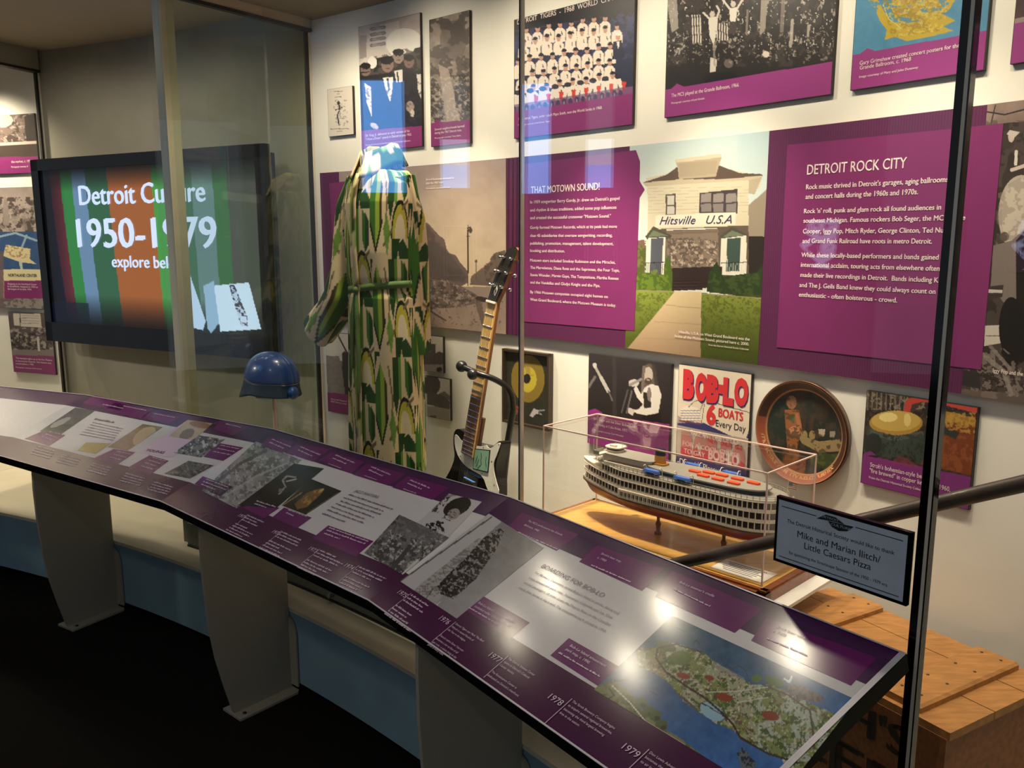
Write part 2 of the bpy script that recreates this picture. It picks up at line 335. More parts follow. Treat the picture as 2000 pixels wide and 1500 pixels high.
# side pane of the case end, from the corner post to the wall
A=P(7.10,56.30,0); B=P(RW-.012,54.25,0); d=(B-A)/np.linalg.norm(B-A); n=np.array([-d[1],d[0],0])
o=MB().prism([A+[0,0,.40],B+[0,0,.40],B+[0,0,2.485],A+[0,0,2.485]],n*.010).build('end_pane','gglass',glz); o['label']='green tinted end pane'
s=MB(); ax=np.array([d,n,[0,0,1]]); s.box(np.r_[B[:2],1.4],(.007,.012,1.02),ax); s.box(np.r_[B[:2],1.4]+d*.012,(.0045,.010,1.02),ax,1); s.build('gasket',['black','silver'],o)['label']='black gasket with a pale bead'
hd_=np.r_[nr(54.1),0]; hx_=np.array([hd_,[-hd_[1],hd_[0],0],[0,0,1]]); h=MB(); h.box(np.r_[(P(7.24,54.1,0))[:2],2.437],(.35,.008,.053),hx_); h.box(np.r_[(P(7.24,54.1,0))[:2],2.38],(.354,.012,.006),hx_,1); struct(h.build('trim_3',['ceil','board']))
# neighbouring case: end glass, header
A=P(7.08,67.9,0); B=P(RW-.01,67.9,0); d=(B-A)/np.linalg.norm(B-A); n=np.array([-d[1],d[0],0]); ax=np.array([d,n,[0,0,1]])
g2=thing('case_glazing','clear end glass of the neighbouring case at the left edge','display case glazing',np.r_[((A+B)/2)[:2],.4])
o=MB().prism([A+[0,0,.40],B+[0,0,.40],B+[0,0,2.385],A+[0,0,2.385]],n*.010).build('end_pane','glass',g2)
s=MB(); s.box(np.r_[B[:2],1.4]+n*.004,(.006,.007,1.0),ax); s.build('gasket','board',o)
h=MB(); h.box(np.r_[((A+B)/2)[:2],2.44],(.26,.02,.05),ax); h.box(np.r_[((A+B)/2)[:2],2.387],(.262,.024,.006),ax,1); struct(h.build('trim_4',['grey','board']))
# corner post
a=56.45; c=P(7.135,a,0); ax=np.array([np.r_[tr(a),0],np.r_[nr(a),0],[0,0,1]])
sh=MB().box(np.r_[c[:2],1.395],(.024,.03,1.09),ax).build('corner_post','postc',glz); sh['label']='putty coloured corner post'; t=sh
M['olive']=mat('olive_grey_metal',(128,130,110),.5,vary=.05,scale=40)
MB().box(np.r_[c[:2],.385],(.034,.04,.085),ax).build('foot_block','olive',t)['label']='olive grey foot block'
# base rail of the glass
t=MB().ring(RG-.012,RG+.03,24,56.2,.30,.40,60).build('base_channel','olive',glz)
MB().ring(RG-.016,RG+.034,24,56.2,.30,.308,60).build('gasket','board',t)
A=onR(650,1160,RG-.012); aa=pol(A)[1]; MB().lathe(A,[(.0,-.022),(.009,-.022),(.010,-.018),(.010,.02)],16,0,np.array([np.r_[tr(aa),0],[0,0,1],np.r_[nr(aa),0]])).build('lock','steel',t)['label']='small round lock'
# ================================================================== TELEVISION
a0,a1=67.62,55.5; RT=7.5; zb,zt=1.03,1.942
A=P(RT,a0,0); B=P(RT,a1,0); d=(B-A)/np.linalg.norm(B-A); n=np.array([-d[1],d[0],0]); n=n if n@np.r_[nr(60),0]>0 else -n; ax=np.array([d,n,[0,0,1]]); Wd=np.linalg.norm(B-A); Cn=(A+B)/2
tv=thing('television','large black flat television with striped title screen, on the grey recess wall','television',np.r_[Cn[:2],zb])
k=MB(); bz=.055; y=(zb+zt)/2; hh=(zt-zb)/2
for cx,cz,hx,hz in ((0,zt-bz/2,Wd/2,bz/2),(0,zb+bz*.9,Wd/2,bz*.9),(-Wd/2+bz/2,y,bz/2,hh),(Wd/2-bz/2,y,bz/2,hh)): k.box(np.r_[Cn[:2],0]+d*cx+[0,0,cz],(hx,.018,hz),ax)
k.build('bezel','blk2',tv)
MB().box(np.r_[Cn[:2],y]+n*.045,(Wd/2-.03,.03,hh-.03),ax).build('back_shell','black',tv)
sx0,sx1,sz0,sz1=-Wd/2+bz,Wd/2-bz,zb+bz*1.8,zt-bz
n_,m_=300,190; X=np.linspace(sx0,sx1,n_); Z=np.linspace(sz1,sz0,m_); G=np.r_[Cn[:2],0]+X[None,:,None]*d+Z[:,None,None]*np.array([0,0,1])-n*.006
x=(X-sx0)/(sx1-sx0); yv=(sz1-Z)/(sz1-sz0); U,V=np.meshgrid(x,yv); p=Pt(U,V,(8,14,30))
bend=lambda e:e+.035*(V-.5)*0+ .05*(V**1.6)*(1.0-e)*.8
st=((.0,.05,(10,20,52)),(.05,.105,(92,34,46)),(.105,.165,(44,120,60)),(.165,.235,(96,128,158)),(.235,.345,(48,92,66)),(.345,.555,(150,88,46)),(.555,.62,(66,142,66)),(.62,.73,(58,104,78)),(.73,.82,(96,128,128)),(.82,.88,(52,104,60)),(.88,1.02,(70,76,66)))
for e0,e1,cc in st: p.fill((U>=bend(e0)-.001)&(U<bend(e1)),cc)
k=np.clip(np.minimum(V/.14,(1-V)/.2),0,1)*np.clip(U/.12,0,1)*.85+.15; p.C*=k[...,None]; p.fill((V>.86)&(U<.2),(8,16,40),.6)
q=[(.62,.70),(.70,.66),(.755,.93),(.74,.985),(.675,.97)]; p.poly(q,(190,214,250)); p.poly([(.63,.86),(.69,.9),(.7,.97),(.64,.97)],(52,56,72))
p.poly([(.755,.72),(.80,.685),(.815,.93),(.775,1.0),(.76,.97)],(150,184,220))
q=[(.80,.715),(.945,.69),(.985,.955),(.815,.985)]; p.poly(q,(206,228,255)); q=[(.862,.708),(.885,.704),(.93,.88),(.93,.945),(.905,.945),(.895,.90)]
p.poly(q,(60,60,72)); p.blot(.012,.52,(190,208,240),1,3,p.inside(q)); p.fill(p.inside([(.898,.89),(.928,.885),(.93,.92),(.905,.925)]),(200,220,250))
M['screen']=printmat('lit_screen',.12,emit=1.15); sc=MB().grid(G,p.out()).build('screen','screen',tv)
M['tvtxt']=emat('lit_lettering',(206,222,255),1.1); L=MB(); o=np.r_[Cn[:2],0]-n*.010
def tvp(u,v): return onplane(u,v,np.r_[Cn[:2],0]-n*.01,n)
for s_,q0,q1,cap in (('Detroit Culture',(155,402),(402,391),.095),('1950-1979',(152,486),(425,480),.142),('explore below',(219,525),(363,521),.058)):
    a_,b_=tvp(*q0),tvp(*q1); ptext(L,s_,a_*[1,1,0]+[0,0,(a_[2]+b_[2])/2],d,np.array([0,0,1]),(b_-a_)@d,cap,0,.022)
L.build('lettering','tvtxt',tv)['label']='pale blue title lettering'

# lit picture panel on the partition
dsp=thing('lit_display','small lit display panel on the partition, mirrored in the glass before the rock music text','display panel',(XP,1.28,1.40))
MB().box((XP-.006,1.28,1.524),(.006,.092,.126)).build('casing','black',dsp)
n_,m_=70,90; Y=np.linspace(1.368,1.194,n_); Z=np.linspace(1.642,1.404,m_); G=np.zeros((m_,n_,3)); G[...,0]=XP+.0008; G[...,1]=Y[None]; G[...,2]=Z[:,None]; U,V=np.meshgrid(np.linspace(0,1,n_),np.linspace(0,1,m_)); p=Pt(U,V,(60,24,58)); LV_=(196,196,240)
p.poly([(.22,0),(1,0),(.96,.5),(.95,.75),(.62,.78),(.6,.5),(.3,.34),(.12,.28)],LV_); p.poly([(.02,.48),(.3,.36),(.42,.36),(.36,.48),(.18,.56)],LV_); p.line([(.05,.5),(.3,.70)],.05,LV_); p.poly([(.5,.5),(.62,.5),(.6,.75),(.5,.75)],LV_); p.poly([(.74,.5),(.9,.5),(.95,.75),(.84,.72)],LV_); p.poly([(.25,.72),(.95,.74),(.7,.86),(.9,1),(.3,.96),(.5,.86)],LV_); p.blot(.09,.6,(70,40,84),.8,3,(V>.08)&(V<.7)&(U>.2))
M['dsp']=printmat('lit_display_panel',.4,emit=3.2); MB().grid(G,p.out()).build('screen','dsp',dsp)
# ================================================================== READING RAIL (sloping graphic console on three legs)
rail=thing('reading_rail','long sloping reading rail with purple and white graphics on grey fin legs','reading rail',P(6.8,45,0))
M['rwhite']=mat('rail_print_white',(196,194,196),.16,spec=.3,vary=.02,scale=50)
M['rdark']=mat('rail_print_dark_plum',(64,28,70),.16,spec=.3,vary=.05,scale=60)
M['rplum']=mat('rail_print_plum',(98,26,92),.16,spec=.3,vary=.05,scale=60)
M['rtime']=mat('rail_print_timeline_plum',(66,16,60),.16,spec=.3,vary=.05,scale=60)
M['rink']=mat('rail_pale_ink',(196,170,196),.3,vary=.03,scale=60)
M['redge']=mat('rail_black_edge',(13,14,15),.6,vary=.05,scale=40,spec=.1)
M['rtrim']=mat('rail_pale_trim',(176,172,182),.3,metal=.2,vary=.03,scale=40)
M['rink2']=mat('rail_dark_ink',(92,52,92),.3,vary=.03,scale=60)
class Facet:
    def __init__(s,a,b):
        s.q=[P(RF,a,ZF),P(RF,b,ZF),P(RB,b,ZB),P(RB,a,ZB)]                     # front-left, front-right, back-right, back-left
        s.x=(s.q[1]-s.q[0])/np.linalg.norm(s.q[1]-s.q[0]); m=(s.q[2]+s.q[3])/2-(s.q[0]+s.q[1])/2; s.y=m/np.linalg.norm(m); s.n=np.cross(s.x,s.y)
        s.mb=MB(); s.L=MB(); s.ph=[]
    def at(s,u,v,k=0): return onplane(u,v,s.q[0]+s.n*.0002*k,s.n)
    def poly(s,pts,mi,k): s.mb.poly([s.at(*p,k) for p in pts],mi)
    def text(s,t,u,v,cap,width=None,mi=0,bold=.004): ptext(s.L,t,s.at(u,v,9),s.x,s.y,width,cap,mi,bold)
    def text2(s,t,p0,p1,cap,mi=0,bold=.004):
        a,b=s.at(*p0,9),s.at(*p1,9); d=b-a; w=np.linalg.norm(d); ptext(s.L,t,a,d/w,np.cross(s.n,d/w),w,cap,mi,bold)
    def greek(s,p0,p1,cap,mi=0,seed=0):                                        # a line of print too small to read
        a,b=s.at(*p0,9),s.at(*p1,9); d=b-a; w=np.linalg.norm(d); d/=w; y=np.cross(s.n,d); r=random.Random(seed*31+int(p0[0])); x=0
        while x<w:
            l=min(cap*r.choice((1.4,2.2,3,3.8,5)),w-x); c=x
            while c<x+l-cap*.25:
                g=cap*r.uniform(.35,.6); h=cap*r.choice((.62,.62,.62,1)); s.L.poly([a+d*c,a+d*(c+g*.8),a+d*(c+g*.8)+y*h,a+d*c+y*h],mi); c+=g
            x+=l+cap*.55
    def photo(s,tl,tr_,bl,fn,k=4,px=1.6,br=None):
        A,B,C=s.at(*tl,k),s.at(*tr_,k),s.at(*bl,k); D=B+C-A if br is None else s.at(*br,k)
        n=max(4,int(abs(np.hypot(tr_[0]-tl[0],tr_[1]-tl[1]))/px)); m=max(4,int(np.hypot(bl[0]-tl[0],bl[1]-tl[1])/px))
        x=np.linspace(0,1,n)[None,:,None]; y=np.linspace(0,1,m)[:,None,None]
        G=(A*(1-x)+B*x)*(1-y)+(C*(1-x)+D*x)*y; U,V=proj(G); p=Pt(U,V); p.x=np.repeat(x[...,0],m,0); p.y=np.repeat(y[...,0],n,1); fn(p); s.ph.append((G,p.out()))
    def finish(s):
        base=MB(); dn=-s.n*.034; base.prism(s.q,dn,0)
        # pale trim along the upper edges
        for i,j in ((0,1),(2,3)):
            A,B=s.q[i],s.q[j]; e=s.y*(.0035 if i==0 else -.0035); base.poly([A+s.n*.0021,B+s.n*.0021,B+e+s.n*.0021,A+e+s.n*.0021] if i==0 else [A+s.n*.0021,B+s.n*.0021,B+e+s.n*.0021,A+e+s.n*.0021],1)
            base.poly([A,B,B+s.n*.0021,A+s.n*.0021],1)
        o=base.build('panel_board',['redge','rtrim'],rail); o['label']='black edged panel board'
        g=s.mb.build('graphic_panel',['rwhite','rdark','rplum','rtime','rink','rink2'],o)
        for G,c in s.ph: MB().grid(G,c,0,False).build('photo_print','cprint',o)
        if s.L.n: s.L.build('lettering',['rink','rink2'],o)
fA,fB,fC,fD=Facet(72,61.1),Facet(61.1,51.2),Facet(51.2,41.7),Facet(41.7,33.0)
for f in (fA,fB,fC,fD):
    f.mb.poly([p+f.n*.0002 for p in f.q],0)
def rel(f,x,w,k): # point of the panel: share along it and up it
    a=f.q[0]*(1-x)+f.q[1]*x; b=f.q[3]*(1-x)+f.q[2]*x; return a*(1-w)+b*w+f.n*.0002*k
def band(f,w0,w1,mi,k): f.mb.poly([rel(f,0,w0,k),rel(f,1,w0,k),rel(f,1,w1,k),rel(f,0,w1,k)],mi)
for f in (fA,fB,fC,fD): band(f,0,.245,3,2); band(f,.80,1,1,2)
# --- panel nearest the visitor
f=fD
for q in ([(1020,1001),(992,1029),(1087,1076),(1130,1044)],[(1167,1065),(1131,1097),(1254,1154),(1297,1111)],[(1312,1114),(1280,1165),(1435,1236),(1490,1190)],[(1497,1207),(1467,1251),(1662,1339),(1712,1284)],
          [(940,1162),(926,1166),(904,1188),(996,1248),(1035,1216)],[(1111,1246),(1075,1280),(1170,1341),(1213,1304)]): f.poly(q,2,3)
for i,(u,v,ls) in enumerate(((1030,1018,('The MC5 performed at the Grande','Ballroom, 1968.')),(1173,1082,("Stroh's beer tray,",'c. 1950')),(1326,1138,("Bob-Lo steamer's cradle",)),(1516,1225,('Stroh beer case,','c. 1950')))):
    for j,t in enumerate(ls): f.text(t,u-7*j,v+8*j,.0065)
    f.greek((u-8*len(ls)-3,v+9*len(ls)+4),(u+60,v+9*len(ls)+38),.004,0,i)
for q0,q1,t in (((933,1178),(1003,1218),"Bob-Lo Island's amusement park"),((926,1185),(996,1226),'included roller coasters, c. 1960.'),((1112,1262),(1182,1303),'Bob-Lo Island amusement'),((1104,1269),(1150,1297),'park map, c. 1990.')): f.text2(t,q0,q1,.0066)
f.greek((915,1187),(975,1222),.004,0,3); f.greek((1090,1275),(1170,1322),.004,0,4)
f.text2('BOARDING FOR BOB-LO',(1056,1107),(1176,1166),.0125,1,.002)
for q0,q1,t in (((1044,1119),(1207,1199),'For 90 years, Detroiters visited Bob-Lo Island to picnic, dance and'),((1032,1129),(1195,1208),'enjoy amusement park rides. Steamships Columbia and Ste. Clair'),
                ((1022,1138),(1191,1222),'carried passengers 18 miles down the Detroit River to the Canadian'),((1012,1148),(1182,1235),"island, then home at day's end. The amusement park closed in 1993.")): f.text2(t,q0,q1,.0062,1,.002)
years=((fD,'1976',(856,1209),(880,1223),(890,1214),(845,1251)),(fD,'1977',(953,1281),(982,1293),(992,1281),(944,1323)),(fD,'1978',(1069,1363),(1101,1379),(1117,1364),(1064,1412)),(fD,'1979',(1213,1461),(1251,1480),(1267,1463),(1226,1502)),
       (fD,'1975',(775,1158),(794,1168),(803,1158),(760,1191)),(fC,'1974',(671,1106),(691,1115),(701,1104),(662,1135)),(fC,'1973',(601,1073),(617,1080),(625,1072),(589,1100)),(fC,'1972',(530,1040),(544,1047),(550,1036),(517,1064)),(fC,'1971',(464,1008),(477,1014),(484,1004),(455,1030)))
for i,(f,t,p0,p1,l0,l1) in enumerate(years):
    f.text(t,*p0,.0135,.034,0,.0); A,B=f.at(*l0,9),f.at(*l1,9); f.L.poly([A,B,B+f.x*.0014,A+f.x*.0014],0)
    lines={'1976':("Detroit Tigers star Mark 'The Bird'",'Fidrych is named Rookie of','the Year in the league.','','Detroit native Steve Yzerman','becomes a star as fans of all','ages root - a talent living in the','game of every state.'),'1977':('The Detroit Science Center','opens in Detroit\'s Cultural','Center district.','','The Renaissance Center is','dedicated on Detroit\'s riverfront.'),
      '1978':('The Stroh Brewery Company begins','to acquire several regional breweries,','becoming the third largest brewing','firm in the nation.'),'1979':('Don Lewis Advertising','becomes the first','to air in Detroit',)}.get(t)
    for j in range(8):
        o=A+f.x*.006-f.y*(.006+.0105*j)
        if lines:
            if j<len(lines) and lines[j]: ptext(f.L,lines[j],o,f.x,f.y,None,.0052,0,.002)
        elif j!=3: 
            uv=proj(o); uv2=proj(o+f.x*random.uniform(.06,.12)); f.greek((float(uv[0]),float(uv[1])),(float(uv2[0]),float(uv2[1])),.005,0,j+i)
f=fD
def ship_photo(p):
    p.C[:]=(128,126,128); p.vgrad(1000,1200,(120,118,120),(150,148,150)); p.grain(14,12,2)
    p.poly([(950,1002),(985,1014),(850,1135),(800,1160),(778,1134)],(176,176,178)); p.line([(780,1136),(960,1010)],3,(90,88,90))
    p.poly([(935,1050),(960,1064),(910,1110),(850,1180),(812,1180),(800,1158),(860,1110)],(158,156,156)); p.blot(5,.52,(112,108,108),.8,4,p.inside([(935,1050),(955,1064),(905,1112),(850,1165),(805,1158),(860,1110)]),2,.6)
    for k in range(9): p.line([(940-k*15,1055+k*12),(955-k*17,1066+k*12)],1.4,(90,86,86),.7)
    m=[(975,1032),(986,1034),(968,1075),(930,1130),(885,1170),(860,1160),(853,1146),(875,1122),(905,1095),(945,1050)]
    p.poly(m,(52,46,46)); p.blot(4,.56,(150,146,146),.9,9,p.inside(m)); p.blot(4,.6,(20,18,18),.9,5,p.inside(m))
    for k in range(5): p.line([(880+k*22,1138-k*22),(905+k*20,1148-k*20)],2,(150,148,148),.7)
    p.line([(860,1175),(835,1200)],2,(190,190,190)); p.line([(820,1188),(845,1150)],2,(60,58,58),.7)
A=fD; fD.photo((955,1003),(1062,1070),(781,1135),ship_photo,4,1.5,br=(892,1208))
def map_photo(p):
    p.C[:]=(70,104,136); p.vgrad(1200,1500,(52,80,98),(62,104,168)); p.fill((p.U>1560),(64,112,172),.5); p.grain(16,16,1)
    isl=[(1242,1265),(1280,1265),(1295,1252),(1335,1260),(1375,1275),(1392,1290),(1435,1315),(1470,1337),(1510,1337),(1535,1350),(1585,1375),(1665,1408),(1640,1450),(1600,1510),(1540,1500),(1522,1478),(1472,1457),(1430,1425),(1397,1412),(1360,1387),(1335,1370),(1310,1337),(1280,1315),(1248,1302)]
    m=p.inside(isl); p.fill(m,(150,154,126)); p.fill(m&(p.U<1300),(140,128,90)); p.fill(m&(p.U>1480),(160,172,158)); p.blot(22,.5,(112,124,60),.75,3,m); p.blot(9,.58,(66,88,44),.85,6,m); p.blot(7,.66,(92,62,54),.7,12,m); p.blot(5,.66,(206,198,178),.7,8,m)
    p.ell(1300,1262,22,9,(70,92,44),1,20); p.ell(1330,1285,22,14,(88,108,48),.9); p.ell(1512,1330,20,9,(74,104,52),1,20); p.ell(1478,1325,10,8,(84,112,54))
    p.ell(1391,1390,26,15,(142,176,196),1,32); p.line([(1368,1372),(1384,1380),(1416,1400),(1418,1408)],2,(72,60,64))
    p.line([(1284,1268),(1281,1285),(1300,1312),(1340,1340),(1375,1362),(1410,1392),(1432,1415),(1445,1440),(1500,1472),(1560,1490)],4,(66,50,44)); p.line([(1490,1337),(1540,1358),(1582,1388),(1588,1430),(1590,1460)],4,(84,74,64))
    p.line([(1284,1266),(1320,1258),(1370,1274)],3,(64,46,40)); p.line([(1380,1352),(1440,1350),(1500,1342)],2,(196,196,186),.9); p.line([(1440,1372),(1500,1362)],2,(196,196,186),.9)
    for x,y,rx,ry in ((1415,1362,16,8),(1505,1398,17,9),(1385,1324,10,5),(1335,1320,14,6)): p.ell(x,y,rx,ry,(134,62,44),1,15)
    m2=p.inside([(1532,1340),(1560,1336),(1610,1362),(1600,1372),(1560,1366)]); p.fill(m2,(110,96,104)); p.blot(5,.55,(60,52,60),.8,2,m2)
    p.line([(1392,1288),(1403,1282),(1418,1300),(1432,1306),(1444,1300),(1456,1310),(1464,1330)],1.6,(74,70,76)); p.line([(1395,1300),(1450,1325)],8,(130,126,126),.6)
    sh=[(1150,1347),(1197,1328),(1215,1340),(1240,1360),(1255,1387),(1285,1417),(1322,1437),(1372,1475),(1420,1520),(1340,1560),(1150,1400)]
    m=p.inside(sh); p.fill(m,(120,124,84)); p.blot(14,.52,(92,96,52),.8,4,m)
    for x,y in ((1226,1368),(1240,1385),(1252,1372),(1268,1390),(1280,1398),(1292,1416),(1250,1398)): p.ell(x,y,12,11,(76,92,44),.95); p.ell(x+4,y+5,6,5,(40,52,36),.8)
    p.line([(1196,1340),(1230,1372),(1262,1410),(1330,1450),(1390,1500)],2.5,(206,200,178)); p.line([(1190,1345),(1200,1358),(1186,1366)],3,(66,70,44))
    p.poly([(1440,1470),(1452,1462),(1478,1492),(1468,1510),(1448,1500)],(96,104,112)); p.blot(4,.5,(40,48,60),.9,2,p.inside([(1436,1468),(1450,1460),(1480,1492),(1465,1510)]))
    p.line([(1270,1350),(1282,1357)],3,(50,60,80)); p.line([(1322,1226),(1334,1231)],3,(30,40,60)); p.line([(1355,1257),(1360,1250),(1366,1258)],2,(30,44,50)); p.line([(1532,1326),(1542,1332),(1546,1322)],4,(210,220,226)); p.line([(1200,1330),(1226,1328)],4,(40,50,60))
    p.line([(1330,1360),(1360,1385)],5,(80,74,76),.8)
fD.photo((1313,1202),(1673,1367),(1160,1347),map_photo,4,1.5)
# --- second panel
f=fC
for q in ([(796,930),(766,952),(844,976),(878,952)],[(716,905),(689,927),(760,949),(792,926)],[(648,882),(622,899),(685,925),(712,902)],[(578,867),(557,885),(612,902),(645,877)],[(525,852),(506,874),(553,884),(572,863)],
          [(490,976),(546,992),(516,1012),(475,992)],[(555,991),(609,1011),(580,1032),(532,1010)],[(641,1026),(730,1057),(695,1087),(610,1051)],[(396,930),(455,951),(429,970),(380,945)]): f.poly(q,2,3)
for i,(u,v) in enumerate(((800,938),(724,912),(654,889),(586,873),(530,858))):
    for j in range(2): f.greek((u-5*j,v+6*j),(u+38-16*j,v+16+j*2),.0058,0,i+j)
    f.greek((u-13,v+17),(u+12,v+26),.0036,0,i)
for q0,q1 in (((500,979),(538,991)),((496,984),(520,992)),((562,996),(598,1009)),((558,1002),(572,1008)),((642,1031),(718,1058)),((637,1036),(712,1063)),((632,1042),(662,1053)),((402,936),(445,952)),((396,941),(440,957)),((392,946),(420,957))): f.greek(q0,q1,.0056,0,1)
f.text2('JAZZ MASTERS',(690,960),(736,973),.0115,1,.0)
for k,(x0,y0,x1,y1) in enumerate(((680,966,765,995),(670,972,748,999),(664,979,742,1005),(655,984,729,1011),(646,990,710,1014),(638,996,709,1022),(628,1003,673,1020))): f.greek((x0,y0),(x1,y1),.0056,1,k)
def dark1(p): p.C[:]=(26,24,26); p.grain(10,6,1); p.line([(545,965),(558,950),(552,938),(560,930),(577,932)],3,(150,144,140)); p.line([(560,940),(578,936)],2.5,(180,174,170)); p.ell(548,958,4,4,(120,112,108)); p.blot(7,.62,(70,64,60),.5,3,p.inside([(520,955),(560,940),(580,930),(560,975)]))
def dark2(p): p.C[:]=(28,22,18); p.grain(10,6,2); p.poly([(634,954),(620,955),(600,962),(575,985),(580,995),(600,990),(630,962)],(112,80,40)); p.blot(5,.55,(170,130,70),.9,4,p.inside([(634,954),(615,957),(585,980),(600,988)])); p.line([(550,988),(590,962)],2,(150,120,80)); p.line([(600,1002),(660,962)],1.5,(120,100,80)); p.ell(628,957,5,2.5,(190,160,100),1,-20)
def ruins(p): p.C[:]=(138,136,136); p.grain(18,26,4); p.blot(9,.55,(92,90,88),.8,6); p.blot(5,.62,(176,176,176),.8,8); p.line([(425,940),(470,905),(520,880)],6,(84,82,80),.8); p.fill(p.V<868,(126,128,150),.5); p.line([(440,968),(500,930),(560,905)],4,(170,170,170),.7)
f.photo((500,862),(590,899),(394,958),ruins,3,1.5,br=(462,993)); f.photo((575,905),(633,915),(465,987),dark1,4,1.5,br=(540,992)); f.photo((607,935),(667,959),(550,987),dark2,5,1.5,br=(597,1005))
def street(p): p.C[:]=(104,102,104); p.grain(14,18,3); p.blot(8,.5,(60,58,58),.85,5); p.blot(5,.62,(176,174,172),.85,8,p.V>1035); p.line([(760,1118),(790,1080),(800,1068)],9,(66,64,66)); p.poly([(775,1020),(793,1025),(780,1030)],(40,38,40)); p.line([(787,1122),(815,1095)],6,(190,190,188)); p.poly([(780,1006),(870,1046),(840,1062),(770,1040)],(112,110,112),.6)
def poster(p): p.C[:]=(186,184,186); p.ell(893,990,29,16,(28,22,22),1,-25); p.ell(886,1004,13,10,(150,142,138),1,-30); p.blot(3,.6,(60,54,52),.8,4,p.inside([(870,995),(900,1000),(880,1018),(862,1012)])); p.line([(846,996),(868,970),(890,966)],5,(120,116,118),.8); p.blot(4,.5,(40,36,38),.9,2,p.inside([(842,1000),(866,972),(880,970),(856,1002)])); p.blot(5,.5,(28,24,24),.95,7,p.inside([(828,1024),(866,1014),(868,1040),(840,1036)]))
f.photo((877,964),(941,980),(810,1026),poster,4,1.3,br=(876,1048)); f.photo((780,1005),(877,1050),(711,1080),street,5,1.5,br=(787,1122))
# --- third panel
f=fB
for q in ([(160,788),(185,772),(250,787),(235,802)],[(205,800),(225,786),(300,800),(275,818)],[(276,816),(292,803),(352,815),(330,828)],[(430,820),(416,838),(455,850),(490,833)],[(92,838),(128,850),(97,871),(48,857)],[(222,877),(265,883),(229,908),(181,896)],[(292,889),(330,900),(294,927),(248,914)],[(427,865),(476,874),(436,900),(397,892)]): f.poly(q,2,3)
f.poly([(367,820),(415,827),(336,894),(271,884)],4,3); f.text2('YOUNG',(283,880),(318,886),.014,1,.01)
f.text2('AND JAZZ...',(183,819),(221,825),.010,1) if False else f.greek((183,819),(221,826),.011,1,5)
for k in range(6): f.greek((180-5*k,825+4.6*k),(240-4*k,838+4.4*k),.005,1,k)
for q0,q1 in (((96,843),(122,850)),((88,848),(112,855)),((80,853),(100,859)),((228,882),(256,888)),((222,888),(246,894)),((214,893),(236,899)),((298,894),(322,901)),((290,899),(312,906)),((282,904),(304,911)),((274,910),(296,917)),((430,870),(466,877)),((424,876),(458,883)),((416,882),(450,889)),((200,790),(240,798)),((240,793),(285,802)),((300,808),(340,816)),((440,828),(470,835))): f.greek(q0,q1,.0055,0,2)
def dark3(p): p.C[:]=(86,86,86); p.grain(10,14,1); p.fill(p.V>828,(56,60,50),.7); p.ell(118,825,22,5,(150,150,146),1,-25)
def tan(p): p.C[:]=(140,122,100); p.grain(12,14,2); p.ell(282,852,26,14,(190,170,140),1,-35); p.fill(p.V<834,(120,104,82),.7)
def yel(p): p.C[:]=(172,160,92); p.grain(8,10,2); p.fill(p.V<868,(166,150,120),.6)
def grp(p): p.C[:]=(110,110,112); p.blot(7,.5,(40,40,42),.95,3); p.blot(6,.64,(200,200,202),.9,9)
def grp2(p): p.C[:]=(96,96,94); p.grain(10,16,3); p.blot(6,.52,(56,56,56),.85,5); p.blot(5,.64,(140,140,140),.8,2)
def sunb(p): p.C[:]=(184,166,138); p.grain(10,12,3); p.ell(392,830,22,6,(140,104,76),1,10); p.ell(365,848,16,9,(120,104,80),1,-30)
f.photo((147,796),(186,802),(78,842),dark3,4,1.5); f.photo((279,828),(318,834),(210,873),tan,4,1.5); f.photo((168,864),(217,866),(151,880),yel,4,1.5,br=(187,886)); f.photo((367,820),(415,827),(330,852),sunb,4,1.5); f.photo((388,850),(440,858),(340,884),grp,5,1.5); f.photo((368,900),(418,909),(321,925),grp2,4,1.5)
for k,(u,v) in enumerate(((70,872),(120,888),(180,905),(245,925),(300,942))):
    for j in range(4): f.greek((u-4*j,v+4.6*j),(u+36-3*j,v+10+4.6*j),.005,0,j+k)
for f in (fA,fB,fC,fD): f.finish()
# end cheek of the rail
e=MB(); q=fD.q; e.poly([q[1]+fD.n*.0021,q[2]+fD.n*.0021,q[2]+fD.n*.0021-fD.x*.0035,q[1]+fD.n*.0021-fD.x*.0035],1); e.prism([q[1]+fD.x*.001,q[2]+fD.x*.001,q[2]-fD.n*.036+fD.x*.001,q[1]-fD.n*.036+fD.x*.001],fD.x*.006,0)
e.poly([q[1]+fD.n*.002,q[1]+fD.x*.007+fD.n*.002,q[2]+fD.x*.007+fD.n*.002,q[2]+fD.n*.002],1); e.build('end_cheek',['redge','rtrim'],rail)
